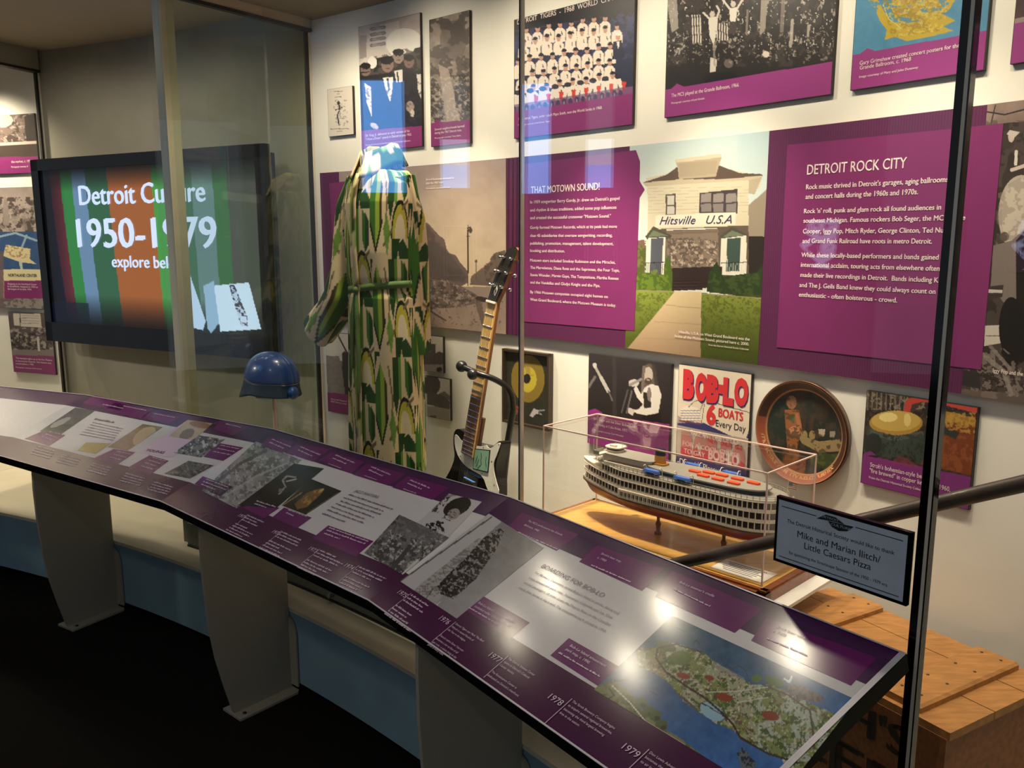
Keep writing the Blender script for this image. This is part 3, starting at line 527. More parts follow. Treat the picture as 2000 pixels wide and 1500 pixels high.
# --- legs: fins that taper and curve to a foot plate
for a in (58.85,49.6,40.3,67.9):
    ax=np.array([np.r_[nr(a),0],np.r_[tr(a),0],[0,0,1]])
    prof=[(6.635,.695),(6.632,.60),(6.634,.48),(6.643,.34),(6.66,.22),(6.685,.11),(6.712,.008),(6.938,.008),(6.938,.60),(6.945,.80)]
    pts=np.array([P(R,a,z) for R,z in prof]); o=MB().prism(pts-np.r_[tr(a),0]*.006,np.r_[tr(a),0]*.012).build('leg','leg',rail)
    fp=MB(); w=.052; pl=[(6.705,-w),(6.705,w),(6.93,w),(6.94,w*.8),(6.94,-w*.8),(6.93,-w)]
    fp.prism([P(R,a,0)+np.r_[tr(a),0]*t_ for R,t_ in pl],[0,0,.008]); fp.build('foot_plate','leg',o)
    for R,t_ in ((6.735,.03),(6.735,-.03)): MB().lathe(P(R,a,.008)+np.r_[tr(a),0]*t_,[(0,.004),(.006,.003),(.007,0)],10).build('bolt','black',o)
    br=MB(); c=P(6.941,a,0); k=[(-.045,.02),(.045,.02)]+[(.045*math.cos(q_),.20+.07*math.sin(q_)) for q_ in np.linspace(0,math.pi,9)]
    br.prism([c+np.r_[tr(a),0]*x_+[0,0,z_] for x_,z_ in k],-np.r_[nr(a),0]*.006); br.build('wall_bracket','leg',o)
# ================================================================== PRINTS ON THE CURVED BACK WALL
TH=.011; PLUM=(132,44,104); PLUM2=(146,52,124)
def wall_print(name,label,cat,a0,a1,z0,z1,paint,texts=(),th=TH,px=1.4,frame=None,group=None):
    R=RW-th; n=max(2,int(abs(a0-a1)/1.2)+1)
    o=MB().ring(R,RW-.0015,a0,a1,z0,z1,n).build(name,frame or 'board',origin=P(R,(a0+a1)/2,z0)); tag(o,label,cat,group or ('photographs on the curved walls' if cat=='photograph' else None))
    G,U,V=wgrid(a0-.012,a1+.012,z0+.001,z1-.001,R-.0006,px); p=Pt(U,V); paint(p)
    MB().grid(G,p.out(),0,True).build('print','print',o)
    if texts:
        L=MB()
        for t in texts: wtext(L,t[0],t[1],t[2],t[3],R-.0014,0,*t[4:])
        L.build('caption_lettering','txtw',o)
    return o
def quad(tl,br,R=RW-TH): # angles and heights from two opposite corners
    a0,z1=tz(*tl,R); a1,z0=tz(*br,R); return a0,a1,z0,z1
def q4(l,r,t,b,R=RW-TH): # left edge, right edge (points at mid height), top, bottom (points on those edges)
    return tz(*l,R)[0],tz(*r,R)[0],tz(*b,R)[1],tz(*t,R)[1]
def head(p,x,y,s,skin=(150,130,118),hair=(30,24,22),dark=0):
    p.ell(x,y,s,s*1.3,skin); p.ell(x,y-s*.75,s*1.02,s*.62,hair); p.ell(x-s*.4,y-.1*s,s*.16,s*.1,(40,32,30)); p.ell(x+s*.3,y-.1*s,s*.16,s*.1,(40,32,30)); p.ell(x,y+.65*s,s*.35,s*.1,(90,60,54)); p.ell(x-.05*s,y+.25*s,s*.12,s*.22,(120,98,88),.6)
# small drawing card
def card(p):
    p.C[:]=(214,204,190); p.blot(4,.62,(150,142,132),.7,3,p.inside([(650,195),(678,192),(680,245),(656,248)])); p.line([(661,200),(664,212),(659,225),(662,243)],2.5,(60,56,54)); p.line([(655,215),(668,210)],2,(70,64,60)); p.ell(661,201,3,4,(60,54,52))
    for y,x0,x1 in ((179,653,668),(184,659,663),(190,654,667),(252,646,682),(257,658,668)): p.line([(x0,y),(x1,y-1)],1.6,(120,112,104),.8)
wall_print('drawing_card','small cream card with an ink figure, left of the marching crowd photograph','card',*q4((640.5,220),(690,215),(665,171),(666,265)),card)
# marching crowd
def march(p):
    p.C[:]=(196,184,176); p.vgrad(40,130,(186,172,166),(210,200,192)); p.grain(20,18,1); p.poly([(742,48),(780,40),(782,92),(742,100)],(222,210,200),.8); p.ell(790,85,36,30,(244,238,228),.8)
    p.poly([(722,54),(754,50),(752,112),(718,116)],(206,196,188)); 
    for y in (57,68,78,89): p.line([(725,y),(751,y-4)],6,(110,98,96),.75); p.line([(727,y),(749,y-4)],1.6,(206,196,188),.6)
    p.poly([(702,70),(716,68),(716,112),(702,116)],(160,148,144))
    m=p.inside([(702,128),(740,112),(800,104),(822,90),(826,250),(704,256)]); p.fill(m,(40,34,34)); p.blot(9,.55,(88,78,74),.7,5,p.inside([(702,118),(822,88),(822,150),(704,150)]))
    p.ell(727,122,9,12,(232,224,214)); head(p,778,110,11,(150,128,118)); head(p,799,120,10,(118,96,86)); head(p,817,105,9,(70,56,52)); head(p,714,136,10,(120,100,92)); head(p,757,126,12,(132,110,100)); head(p,822,118,9,(80,64,58))
    p.ell(754,119,11,7,(34,28,28)); p.line([(706,142),(722,140)],2,(24,20,20)); 
    p.poly([(704,150),(730,146),(790,140),(826,146),(826,252),(704,256)],(34,30,32)); p.poly([(712,162),(724,170),(726,228),(716,200)],(216,208,200)); p.poly([(748,152),(768,150),(766,176),(762,200),(752,170)],(214,208,200)); p.poly([(770,138),(786,136),(786,160),(774,162)],(212,204,196)); p.line([(776,142),(778,160)],3,(30,26,26)); p.poly([(814,145),(822,145),(824,196),(817,180)],(210,202,194)); p.line([(757,154),(760,176)],3.5,(50,44,46))
    p.ell(731,246,9,5,(196,180,168),1,30); p.ell(801,208,8,11,(150,132,122)); p.ell(805,221,4,8,(190,176,168)); p.blot(5,.6,(60,54,54),.6,2,p.V>160)
    p.fill(p.V>255-(p.U-707)*.08,PLUM)
wall_print('gallery_photograph','tall black and white photograph of marching men in suits, above the green dress','photograph',*q4((703,170),(823,160),(699.5,53),(707,297)),march,
  (('Dr. King, Jr. delivered an early version of his',(714,266),(800,259),4.6),('"I Have a Dream" speech in Detroit in June 1963.',(714,273),(804,266),4.6),('Photograph courtesy of the Detroit Historical Society Collection.',(714,284),(802,277),3)))
def aerial(p):
    p.C[:]=(120,106,98); p.vgrad(20,230,(150,136,124),(120,106,96)); p.grain(22,40,3); p.blot(24,.52,(74,64,60),.75,4,p.V<150); p.blot(12,.54,(66,56,50),.7,9,p.V>120); p.poly([(856,125),(876,135),(900,238),(872,240)],(168,152,138),.85); p.blot(7,.55,(58,50,44),.85,7,p.inside([(842,150),(860,160),(868,238),(842,240)])); p.blot(6,.5,(50,42,38),.85,8,p.inside([(884,150),(916,140),(918,220),(890,210)])); p.ell(885,80,26,40,(80,70,66),.5); p.blot(4,.64,(196,182,166),.6,11,p.V>150)
    p.fill(p.V>240-(p.U-842)*.08,PLUM); p.poly([(842,241),(849,241),(854,233),(862,239)],PLUM)
wall_print('gallery_photograph','tall narrow aerial photograph of a smoking street, right of the marching men','photograph',*q4((840,160),(918,150),(838,39),(842,287)),aerial,
  (('Several neighborhoods burned',(849,255),(907,248),4.4),('during the 1967 Detroit riots.',(849,262),(902,256),4.4),('Photograph courtesy Tony Spina',(849,271),(900,266),2.8)))
def team(p):
    p.C[:]=(34,30,34); sl=lambda u:-(u-1004)*.16; vv=p.V-sl(p.U); p.fill((vv>70),(40,42,66)); p.blot(10,.5,(62,66,112),.6,3,(vv>60)&(vv<150)); p.fill(vv>205,(150,92,130))
    rows=((50+12,14,8,1022,1198,0),(86,13,9,1010,1215,1),(120,13,9,1006,1208,2),(150,12,9,1006,1200,3),(178,11,8,1010,1216,4))
    for y0,sp,n,x0,x1,k in rows:
        for i in range(n):
            u=x0+(x1-x0)*(i+.5*(k%2)*.6)/n+6; y=y0+sl(u)+(14 if False else 0)+math.sin(i*2.1+k)*2
            p.poly([(u-11,y+34),(u-10,y+12),(u-4,y+6),(u+4,y+6),(u+10,y+12),(u+11,y+34)],(226,212,196)); p.line([(u-10,y+14),(u-12,y+30)],1.4,(176,160,150),.8); p.line([(u+3,y+14),(u+4,y+20)],1.8,(40,40,60),.8)
            p.ell(u,y,4.4,6,(190,146,126)); p.ell(u,y-4.5,4.8,3.4,(28,30,48)); p.line([(u-5,y-2.5),(u+1,y-2.5)],1.5,(30,28,40)); p.ell(u,y+6,3,1.6,(160,120,104),.6)
    for i in range(9):
        u=1010+i*24.5; y=208+sl(u); p.poly([(u-6,y-22),(u+7,y-22),(u+10,y),(u+5,y+2),(u+1,y-12),(u-4,y+2),(u-9,y)],(224,212,200)); p.ell(u-6,y+7,4,7,(30,28,40)); p.ell(u+6,y+7,4,7,(30,28,40)); p.ell(u-6,y+10,1.6,4,(214,206,200)); p.ell(u+1,y-26,7,5,(34,32,44),.9)
        if i>0: p.poly([(u+8,y-16),(u+17,y-16),(u+15,y+2),(u+10,y+2)],(206,58,44))
    p.poly([(1198,82),(1214,78),(1220,112),(1196,116)],(34,36,60)); p.poly([(1204,82),(1210,80),(1208,98)],(220,214,206)); p.ell(1207,72,5,7,(190,146,126)); p.ell(1207,67,5,3,(226,220,210))
    p.fill(vv>219,PLUM); p.fill((vv>205)&(vv<=219),(96,70,110),.6)
a0,a1,z0,z1=q4((1004,150),(1238,130),(1004,39),(1004,271)); o=wall_print('gallery_photograph','colour team photograph of ball players in white rows, above the purple sound panel','photograph',a0,a1,z0,z1,team,
  (('DETROIT  TIGERS  -  1968  WORLD  CHAMPIONS',(1010,50),(1238,-13),8.5),('The Detroit Tigers, under coach Mayo Smith, won the World Series in 1968.',(1012,236),(1176,212),5),('Photograph courtesy of the Detroit Tigers.',(1012,247),(1075,237),3)))
def crowd(p):
    p.C[:]=(30,24,22); p.blot(14,.58,(62,54,50),.7,3,p.V<130); p.blot(8,.71,(160,150,138),.9,5,p.V<110,.8,1.5); p.blot(5,.77,(220,212,200),.9,6,p.V<100,.7,1.6)
    for y,w in ((-40,5),(-10,6)): p.line([(1330,y),(1600,y-30)],w,(60,52,48),.6)
    p.poly([(1302,0),(1322,-5),(1325,55),(1312,64)],(190,182,170),.7)
    for x in range(1352,1370,5): p.line([(x,30),(x+2,84)],2.2,(206,196,184)); p.line([(x+2.5,30),(x+4.5,84)],1.6,(60,52,48))
    for x in range(1400,1422,5): p.line([(x,46),(x+1,78)],2.2,(200,190,178)); p.line([(x+2.5,46),(x+3.5,78)],1.6,(60,52,48))
    p.poly([(1383,34),(1402,32),(1400,60),(1394,90),(1386,70)],(208,200,188)); p.ell(1391,28,5,6,(190,178,166)); p.line([(1385,36),(1374,25)],4,(200,190,178)); p.line([(1400,36),(1405,20),(1400,12)],4,(200,190,178))
    p.poly([(1424,16),(1441,14),(1437,42),(1426,42)],(214,206,196)); p.ell(1432,8,5,6,(200,188,176)); p.line([(1426,18),(1412,0)],4,(206,196,184)); p.line([(1440,16),(1451,-2)],4,(206,196,184)); p.poly([(1425,42),(1438,42),(1440,66),(1424,66)],(60,52,50))
    p.poly([(1388,112),(1400,116),(1398,140),(1386,142)],(206,196,184)); p.ell(1423,124,9,9,(96,86,78)); p.poly([(1376,146),(1404,140),(1440,140),(1440,152),(1376,162)],(18,14,12)); p.line([(1394,90),(1396,128)],4,(150,140,130),.7)
    p.line([(1460,20),(1458,66)],4,(120,110,100)); p.line([(1548,40),(1544,90)],6,(190,180,168),.8); p.line([(1580,50),(1578,70)],5,(190,180,168),.8); p.poly([(1486,0),(1500,0),(1494,60),(1484,70)],(170,160,148),.8); p.ell(1496,106,7,6,(206,196,184)); p.line([(1530,0),(1527,60)],8,(140,130,120),.7)
    p.blot(6,.68,(150,140,128),.7,14,(p.V>60)&(p.V<125)); e=175-(p.U-1301)*.1685; p.fill(p.V>e,PLUM2); p.poly([(1301,176),(1312,173),(1322,163),(1335,169)],PLUM2)
R=RW-TH; a0=tz(1300.5,130,R)[0]; a1=tz(1628,110,R)[0]; z0=tz(1300,230,R)[1]; wall_print('gallery_photograph','large black and white photograph of a concert crowd with raised arms, above the house picture','photograph',a0,a1,z0,2.31,crowd,
  (('The MC5 played at the Grande Ballroom, 1966.',(1311,192),(1444,167),6.5),('Photograph courtesy of Leni Sinclair.',(1311,204),(1377,193),3.6)))
def psych(p):
    p.C[:]=(74,134,168); p.grain(14,10,2); Y=(186,160,44)
    p.poly([(1694,-4),(1715,0),(1728,24),(1740,42),(1770,46),(1800,40),(1815,20),(1835,5),(1868,-5),(1855,18),(1838,26),(1866,40),(1842,52),(1862,60),(1838,66),(1815,72),(1770,80),(1748,72),(1728,78),(1732,58),(1718,40),(1708,14),(1700,8)],Y); p.poly([(1735,-60),(1890,-60),(1838,10),(1800,40),(1745,30)],(176,150,52))
    p.blot(8,.52,(150,124,34),.7,5,p.inside([(1712,-60),(1870,-60),(1840,60),(1740,74)])); p.blot(6,.6,(206,188,84),.7,8,p.inside([(1712,-60),(1870,-60),(1840,60),(1740,74)])); p.line([(1725,10),(1735,36),(1760,56)],2,(206,190,90)); p.blot(7,.62,(74,134,168),.9,9,p.V<24)
    e=108-(p.U-1665)*.186; p.fill(p.V>e,PLUM2); p.poly([(1668,106),(1681,104),(1694,94),(1711,100)],PLUM2)
a0=tz(1666,90,R)[0]; a1=tz(1928,70,R)[0]; z0=tz(1661,177,R)[1]; wall_print('concert_poster','blue poster board with a curling yellow feathered form, top right','poster',a0,a1,z0,2.31,psych,
  (('Gary Grimshaw created concert posters for the',(1679,126),(1874,93),6.5),('Grande Ballroom, c. 1968',(1679,136),(1779,119),6.5),('Image courtesy of Mary and John Dunaway',(1678,152),(1793,134),4)))
def dk(p):
    p.C[:]=(60,36,32); p.grain(20,20,1); e=47-(p.U-1977)*.2; p.fill((p.V>e-9)&(p.V<=e),(150,130,124)); p.fill(p.V>e,PLUM2)
a0=tz(1977,80,R)[0]; z0=tz(1973,126,R)[1]; wall_print('gallery_photograph','dark picture board cut off by the right edge, above the drummer','photograph',a0,a0-4.2,z0,2.31,dk,())
# ------------------------------------------------------------------ mural band
RM=RW-.016; zt=(tz(624,339,RM)[1]+tz(1230,287,RM)[1]+tz(1867,208,RM)[1])/3; zb=(tz(657,626,RM)[1]+tz(1220,676,RM)[1]+tz(1823,757,RM)[1])/3
m=bpy.data.materials.new('ribbed_plum_print'); m.use_nodes=True; nt=m.node_tree; b=nt.nodes['Principled BSDF']; b.inputs['Roughness'].default_value=.45
tc=nt.nodes.new('ShaderNodeTexCoord'); wv=nt.nodes.new('ShaderNodeTexWave'); wv.wave_type='BANDS'; wv.bands_direction='DIAGONAL'; wv.inputs['Scale'].default_value=60; r=nt.nodes.new('ShaderNodeValToRGB')
mp=nt.nodes.new('ShaderNodeMapping'); mp.inputs['Scale'].default_value=(1.4,-1,0); nt.links.new(tc.outputs['Object'],mp.inputs[0]); nt.links.new(mp.outputs[0],wv.inputs[0])
r.color_ramp.elements[0].color=(*lin((80,30,64)),1); r.color_ramp.elements[1].color=(*lin((92,36,78)),1); nt.links.new(wv.outputs[0],r.inputs[0]); nt.links.new(r.outputs[0],b.inputs['Base Color']); M['rib']=m
am0=tz(624.5,339,RM)[0]
mu=MB().ring(RM,RW-.0015,am0,28.5,zb,zt,60).build('mural_band','rib',origin=P(RM,45,zb)); tag(mu,'long purple mural band with ruined street, white house and drummer','mural')
m=mat('plum_print',(120,42,96),.42,vary=.04,scale=14); M['plum']=m
def wpoly(mb,pts,R,mi=0,sub=.25):                # polygon on the curved wall, cut in narrow strips so that it follows the curve
    q=[tz(*p,R) for p in pts]; a=[x[0] for x in q]; lo,hi=min(a),max(a); n=max(1,int((hi-lo)/sub)); E=np.linspace(lo,hi,n+1)
    def clip(poly,c,keep):
        o=[]; k=len(poly)
        for i in range(k):
            s,e=poly[i],poly[(i+1)%k]; si,ei=keep*(s[0]-c)>=0,keep*(e[0]-c)>=0
            if si!=ei: t=(c-s[0])/(e[0]-s[0]); x=(c,s[1]+t*(e[1]-s[1]))
            if si: o.append(s)
            if si!=ei: o.append(x)
        return o
    for i in range(n):
        w=clip(clip(q,E[i],1),E[i+1],-1)
        if len(w)>2: mb.poly([P(R,*x) for x in w],mi)
def mpic(a0,a1,z0,z1,fn,name='photo_print',px=1.4,k=.0008):
    G,U,V=wgrid(a0,a1,z0,z1,RM-k,px); p=Pt(U,V); fn(p); return MB().grid(G,p.out()).build(name,'print',mu)
def ruins2(p):
    p.C[:]=(170,150,138); p.vgrad(300,560,(150,132,128),(214,192,160)); p.vgrad(565,660,(150,130,120),(170,146,130),p.V>560); p.grain(26,10,1)
    p.poly([(640,400),(836,436),(856,458),(868,468),(874,494),(890,498),(898,512),(914,530),(914,552),(900,560),(640,600)],(104,88,84)); p.blot(9,.52,(80,66,64),.7,3,p.inside([(640,410),(836,440),(874,494),(914,545),(640,600)])); p.poly([(836,468),(872,486),(912,540),(905,552),(836,540)],(84,74,72),.7)
    p.poly([(920,540),(946,520),(958,510),(966,494),(988,488),(990,560),(918,556)],(110,94,86)); p.blot(6,.55,(84,70,64),.8,7,p.inside([(944,522),(966,494),(988,490),(988,555),(950,552)]))
    p.poly([(640,560),(838,545),(880,548),(930,575),(940,590),(900,600),(836,604),(640,640)],(112,96,90)); p.blot(5,.53,(78,66,64),.8,5,p.inside([(640,560),(870,545),(935,580),(900,600),(640,640)])); p.blot(5,.6,(168,150,140),.7,8,p.inside([(640,560),(870,545),(935,580),(900,600),(640,640)])); p.blot(5,.72,(90,76,70),.7,9,p.V>590)
    p.poly([(925,582),(935,578),(985,590),(930,590)],(70,56,54)); p.line([(926,580),(944,640)],3,(120,100,92)); p.poly([(928,585),(940,588),(952,645),(944,640)],(110,92,86),.8)
    p.line([(914,440),(914,558)],2.2,(60,52,50)); p.line([(913,446),(919,443)],1.6,(60,52,50)); p.ell(919,450,3.4,6,(74,64,60)); p.line([(911,462),(917,462)],1.5,(60,52,50)); p.line([(930,508),(930,545)],1.6,(84,72,66)); p.ell(930,510,2,3.4,(84,72,66)); p.line([(838,606),(870,626)],3.5,(96,80,76))
sA=tz(666,450,RM)[0]; sB=tz(988.5,470,RM)[0]; mpic(sA,sB,zb,zt,ruins2)
def house(p):
    p.C[:]=(196,208,206); p.vgrad(260,420,(186,204,206),(222,222,206)); p.fill(p.U>1440,(170,196,206),.35)
    W_=(206,196,170); Wd=(176,164,140); RF_=(92,76,66); G=(84,104,38)
    p.poly([(1440,420),(1495,372),(1515,358),(1515,470),(1440,470)],(150,136,118)); p.poly([(1462,462),(1515,462),(1515,560),(1462,545)],(44,38,32))
    p.poly([(1262,348),(1320,336),(1338,324),(1400,322),(1420,330),(1470,340),(1488,344),(1484,366),(1462,378),(1462,540),(1262,540),(1266,400)],W_)
    p.poly([(1254,357),(1302,341),(1328,322),(1402,322),(1445,338),(1488,340),(1490,344),(1410,352),(1330,352)],RF_); p.poly([(1254,357),(1330,350),(1410,350),(1490,343),(1485,356),(1462,352),(1330,360),(1262,364)],(190,176,150)); p.poly([(1462,352),(1488,346),(1474,380),(1462,378)],Wd)
    p.poly([(1319,312),(1408,301),(1410,306),(1402,330),(1398,345),(1326,350),(1324,330)],(176,160,136)); p.poly([(1319,311),(1408,300),(1409,307),(1322,318)],(206,192,166)); p.poly([(1326,320),(1400,313),(1398,340),(1327,346)],(166,152,128))
    for y in range(368,420,6): p.line([(1266,y),(1462,y-3)],.8,Wd,.7)
    p.poly([(1300,380),(1320,378),(1320,420),(1300,420)],(84,74,70)); p.poly([(1303,383),(1317,382),(1317,418),(1303,418)],(196,190,176)); p.line([(1302,402),(1318,401)],2,(84,74,70))
    p.poly([(1366,377),(1441,369),(1440,417),(1365,416)],(70,62,64)); 
    for x in (1369,1393,1418): p.poly([(x,379),(x+20,377),(x+20,394),(x,396)],(142,132,126)); p.poly([(x,399),(x+20,397),(x+20,414),(x,414)],(130,122,118))
    p.poly([(1281,421),(1437,414),(1436,440),(1280,444)],(226,216,196)); 
    p.poly([(1276,448),(1462,440),(1462,540),(1276,540)],(96,84,74)); p.poly([(1301,452),(1402,448),(1404,522),(1302,524)],(132,116,100)); p.blot(6,.52,(92,78,72),.8,5,p.inside([(1303,466),(1402,462),(1404,522),(1303,522)])); p.blot(5,.62,(196,176,156),.8,9,p.inside([(1310,470),(1400,470),(1400,520),(1310,520)])); p.line([(1303,449),(1400,446)],2,(226,220,206)); p.line([(1302,456),(1402,452)],5,(118,100,86))
    for x0,x1,xm in ((1260,1312,1280),(1406,1462,1434)):
        p.poly([(x0,462),(xm-4,442),(x1,460),(x1-3,466),(x0+4,468)],(80,76,62)); p.poly([(x0+6,463),(xm-4,450),(x1-8,460)],(112,122,98))
    p.poly([(1266,465),(1300,463),(1298,540),(1258,540)],(222,216,200)); p.poly([(1272,466),(1296,464),(1291,536),(1270,536)],(84,86,96)); p.poly([(1408,466),(1458,460),(1458,540),(1406,536)],(222,216,200)); p.poly([(1420,466),(1447,464),(1444,530),(1418,530)],(62,80,72)); p.line([(1420,500),(1420,520)],1.6,(206,200,180))
    p.poly([(1303,524),(1410,520),(1410,560),(1312,568),(1306,545)],(52,40,36)); p.poly([(1311,548),(1370,546),(1372,566),(1314,568)],(46,34,32)); 
    for y in (552,558,564): p.line([(1312,y),(1370,y-1)],1.2,(84,68,60),.7)
    for x in range(1262,1300,4): p.line([(x,515),(x-1,534)],1,(60,56,52),.8)
    for x in range(1420,1460,4): p.line([(x,514),(x,534)],1,(200,196,180),.7)
    p.line([(1258,514),(1300,512)],1.5,(40,36,34)); p.line([(1408,514),(1462,512)],1.5,(40,36,34))
    p.poly([(1225,488),(1248,470),(1262,480),(1260,535),(1225,540)],(112,108,60)); p.blot(6,.5,(76,84,40),.8,4,p.inside([(1225,475),(1262,470),(1260,540),(1225,545)])); p.poly([(1240,470),(1258,468),(1262,486),(1246,476)],(120,92,80))
    p.poly([(1225,545),(1244,534),(1262,532),(1296,536),(1300,505),(1306,500),(1314,535),(1312,570),(1225,566)],(76,98,34)); p.blot(6,.5,(108,130,44),.8,6,p.inside([(1225,545),(1300,520),(1312,568),(1225,566)])); p.poly([(1386,530),(1400,510),(1412,540),(1478,532),(1490,515),(1515,512),(1515,586),(1380,570)],(44,60,30)); p.blot(6,.52,(70,88,40),.7,8,p.inside([(1386,530),(1412,540),(1515,530),(1515,584),(1380,570)]))
    p.poly([(1225,566),(1314,568),(1515,583),(1515,715),(1210,690)],G); p.vgrad(566,700,(136,148,60),(62,70,22),p.inside([(1210,566),(1314,569),(1515,584),(1515,720),(1210,690)])); p.blot(4,.55,(74,86,30),.6,5,p.V>572); p.line([(1225,567),(1316,569),(1515,585)],2,(150,136,110))
    p.poly([(1318,569),(1370,570),(1368,705),(1216,692)],(206,184,142)); p.vgrad(570,700,(214,192,150),(150,122,96),p.inside([(1318,569),(1370,570),(1368,705),(1216,692)])); 
    for y in (600,632,664): p.line([(1300-(y-600)*.7,y-4),(1369,y+2)],1.2,(150,126,100),.8)
hA=tz(1226,480,RM)[0]; hB=tz(1492,480,RM)[0]; mpic(hA,hB,zb,zt,house)
sg=MB(); wtext(sg,'Hitsville   U.S.A',(1288,441),(1429,433),15,RM-.0016,0,-.004,.35); M['navyink']=mat('navy_ink',(70,66,96),.5,vary=.03); sg.build('sign_lettering','navyink',mu)
def drummer(p):
    p.C[:]=(116,100,92); p.vgrad(195,260,(150,128,116),(120,104,96)); p.grain(24,18,2)
    p.line([(1944,206),(1936,240)],2.5,(60,50,46)); p.line([(1925,218),(1962,224),(2000,214)],3,(50,42,40)); p.poly([(1930,244),(2010,236),(2010,770),(1876,760)],(52,42,38)); p.blot(22,.5,(84,72,66),.6,4,p.V>235)
    p.ell(1968,274,14,18,(60,50,46)); p.ell(1975,268,6,10,(190,172,160)); p.line([(1985,296),(1983,338)],6,(206,196,182)); p.poly([(1966,262),(1972,254),(1992,258),(1980,270)],(196,180,168)); p.poly([(1956,350),(1966,325),(2010,320),(2010,372),(1958,368)],(56,46,42)); p.line([(1976,332),(2000,324)],7,(196,180,168))
    p.ell(1996,420,46,78,(176,164,150)); p.ell(1996,420,40,70,(192,180,164),.8); p.ell(1962,462,9,9,(90,78,70)); p.blot(14,.55,(140,126,116),.5,7,p.inside([(1950,370),(2005,340),(2005,500),(1945,480)])); p.poly([(1940,480),(1975,470),(2010,440),(2010,560),(1985,620),(1935,560)],(120,108,100)); p.poly([(1984,470),(2010,440),(2010,700),(1975,720),(1955,690),(1985,600)],(30,24,20))
    p.poly([(1928,560),(1960,556),(1958,580),(1930,586)],(60,50,46)); p.poly([(1930,565),(1958,566),(1958,572),(1930,572)],(190,178,166)); p.poly([(1924,636),(1952,635),(1956,670),(1922,676)],(196,186,172)); p.line([(1926,656),(1954,656)],2,(110,98,90)); p.ell(1975,640,24,60,(24,20,18)); p.blot(8,.55,(140,128,118),.7,9,p.inside([(1900,690),(1960,680),(2010,720),(2010,780),(1880,760)])); p.line([(1916,690),(1960,725),(1975,770)],9,(150,138,128),.7); p.line([(1934,676),(1990,740)],7,(140,128,118),.7); p.poly([(1880,722),(1912,728),(1916,760),(1876,752)],(50,44,44))
dA=tz(1904,480,RM)[0]; mpic(dA,28.6,zb,zt,drummer)
for q_ in ([(1026,320),(1242,293),(1250,315),(1249,353),(1259,370),(1249,386),(1239,646),(1024,628)],[(1538,283),(1960,241),(1916,722),(1517,678)],[(643,358),(690,352),(690,612),(660,612),(652,520)]): bx=MB(); wpoly(bx,q_,RM-.0016); bx.build('text_panel','plum',mu)
st=MB(); wpoly(st,[(989,311),(994,310),(992,652),(988,651)],RM-.0012)
for x in (1000,1008,1014): wpoly(st,[(x,311),(x+2.2,310.6),(x+1,653),(x-1.2,652.6)],RM-.0012)
M['rib2']=mat('deep_plum_print',(72,26,58),.45,vary=.05,scale=20); st.build('stripes','rib2',mu)
L=MB(); T=lambda *a:wtext(L,a[0],a[1],a[2],a[3],RM-.0028,0,a[4] if len(a)>4 else .008)
T('THAT MOTOWN SOUND!',(1037,377),(1171,371),13,.012)
for i,(t,y0,x1,y1,c) in enumerate((('In 1959 songwriter Berry Gordy, Jr. drew on Detroit\'s gospel',398,1210,390,6),('and rhythm & blues traditions, added some pop influences',414,1204,407,6),('and created the successful crossover "Motown Sound."',429,1193,424,6),
    ('Gordy formed Motown Records, which at its peak had more',448,1205,444,5.6),('than 45 subsidiaries that oversaw songwriting, recording,',464,1196,461,5.6),('publishing, promotion, management, talent development,',478.5,1198,478,5.6),('booking and distribution.',493,1103,492,5.6),
    ('Motown stars included Smokey Robinson and the Miracles,',513,1202,513,5.6),('The Marvelettes, Diana Ross and the Supremes, the Four Tops,',526,1210,530,5.6),('Stevie Wonder, Marvin Gaye, The Temptations, Martha Reeves',540,1208,546,5.6),('and the Vandellas and Gladys Knight and the Pips.',554.5,1172,560,5.6),
    ('By 1966 Motown companies occupied eight homes on',573,1187,582,5.6),('West Grand Boulevard, where the Motown Museum is today.',587.5,1203,599,5.6))): T(t,(1035.5,y0),(x1,y1),c)
T('DETROIT ROCK CITY',(1576,341),(1770,328),18,.008)
for t,x0,y0,x1,y1,c in (("Rock music thrived in Detroit's garages, aging ballrooms",1574,370,1852,355,9),('and concert halls during the 1960s and 1970s.',1573,389,1793,379,9),("Rock 'n' roll, punk and glam rock all found audiences in",1570,417,1838,409,8.5),('southeast Michigan. Famous rockers Bob Seger, the MC5, Alice',1569,434,1885,431,8.5),
    ('Cooper, Iggy Pop, Mitch Ryder, George Clinton, Ted Nugent',1568,455,1867,455,8.5),('and Grand Funk Railroad have roots in metro Detroit.',1567,474.5,1820,476,8.5),('While these locally-based performers and bands gained',1565,502,1833,507,8.5),('international acclaim, touring acts from elsewhere often',1564,522,1835,528,8.5),
    ('made their live recordings in Detroit.  Bands including KISS',1563,542,1848,551,8.5),('and The J. Geils Band knew they could always count on a',1561,561,1837,574,8.5),('enthusiastic - often boisterous - crowd.',1560,580,1752,590,8.5)): T(t,(x0,y0),(x1,y1),c,.012)
T('Hitsville, U.S.A. on West Grand Boulevard was the',(1326,652),(1464,664),5.5); T('home of the Motown Sound, pictured here c. 2000.',(1318,660.5),(1463,673),5.5); T('From the Detroit Historical Society Collection',(1384,675),(1462,684),3.2)
T('Several businesses destroyed in',(832,353),(886,349),4); T('after the 1967 riots.',(832,360),(866,358),4); T('Photograph courtesy Detroit',(832,369),(879,367),2.2); T('Iggy Pop and the Stooges',(1939,727),(2030,738),7)
L.build('lettering','txtw',mu)
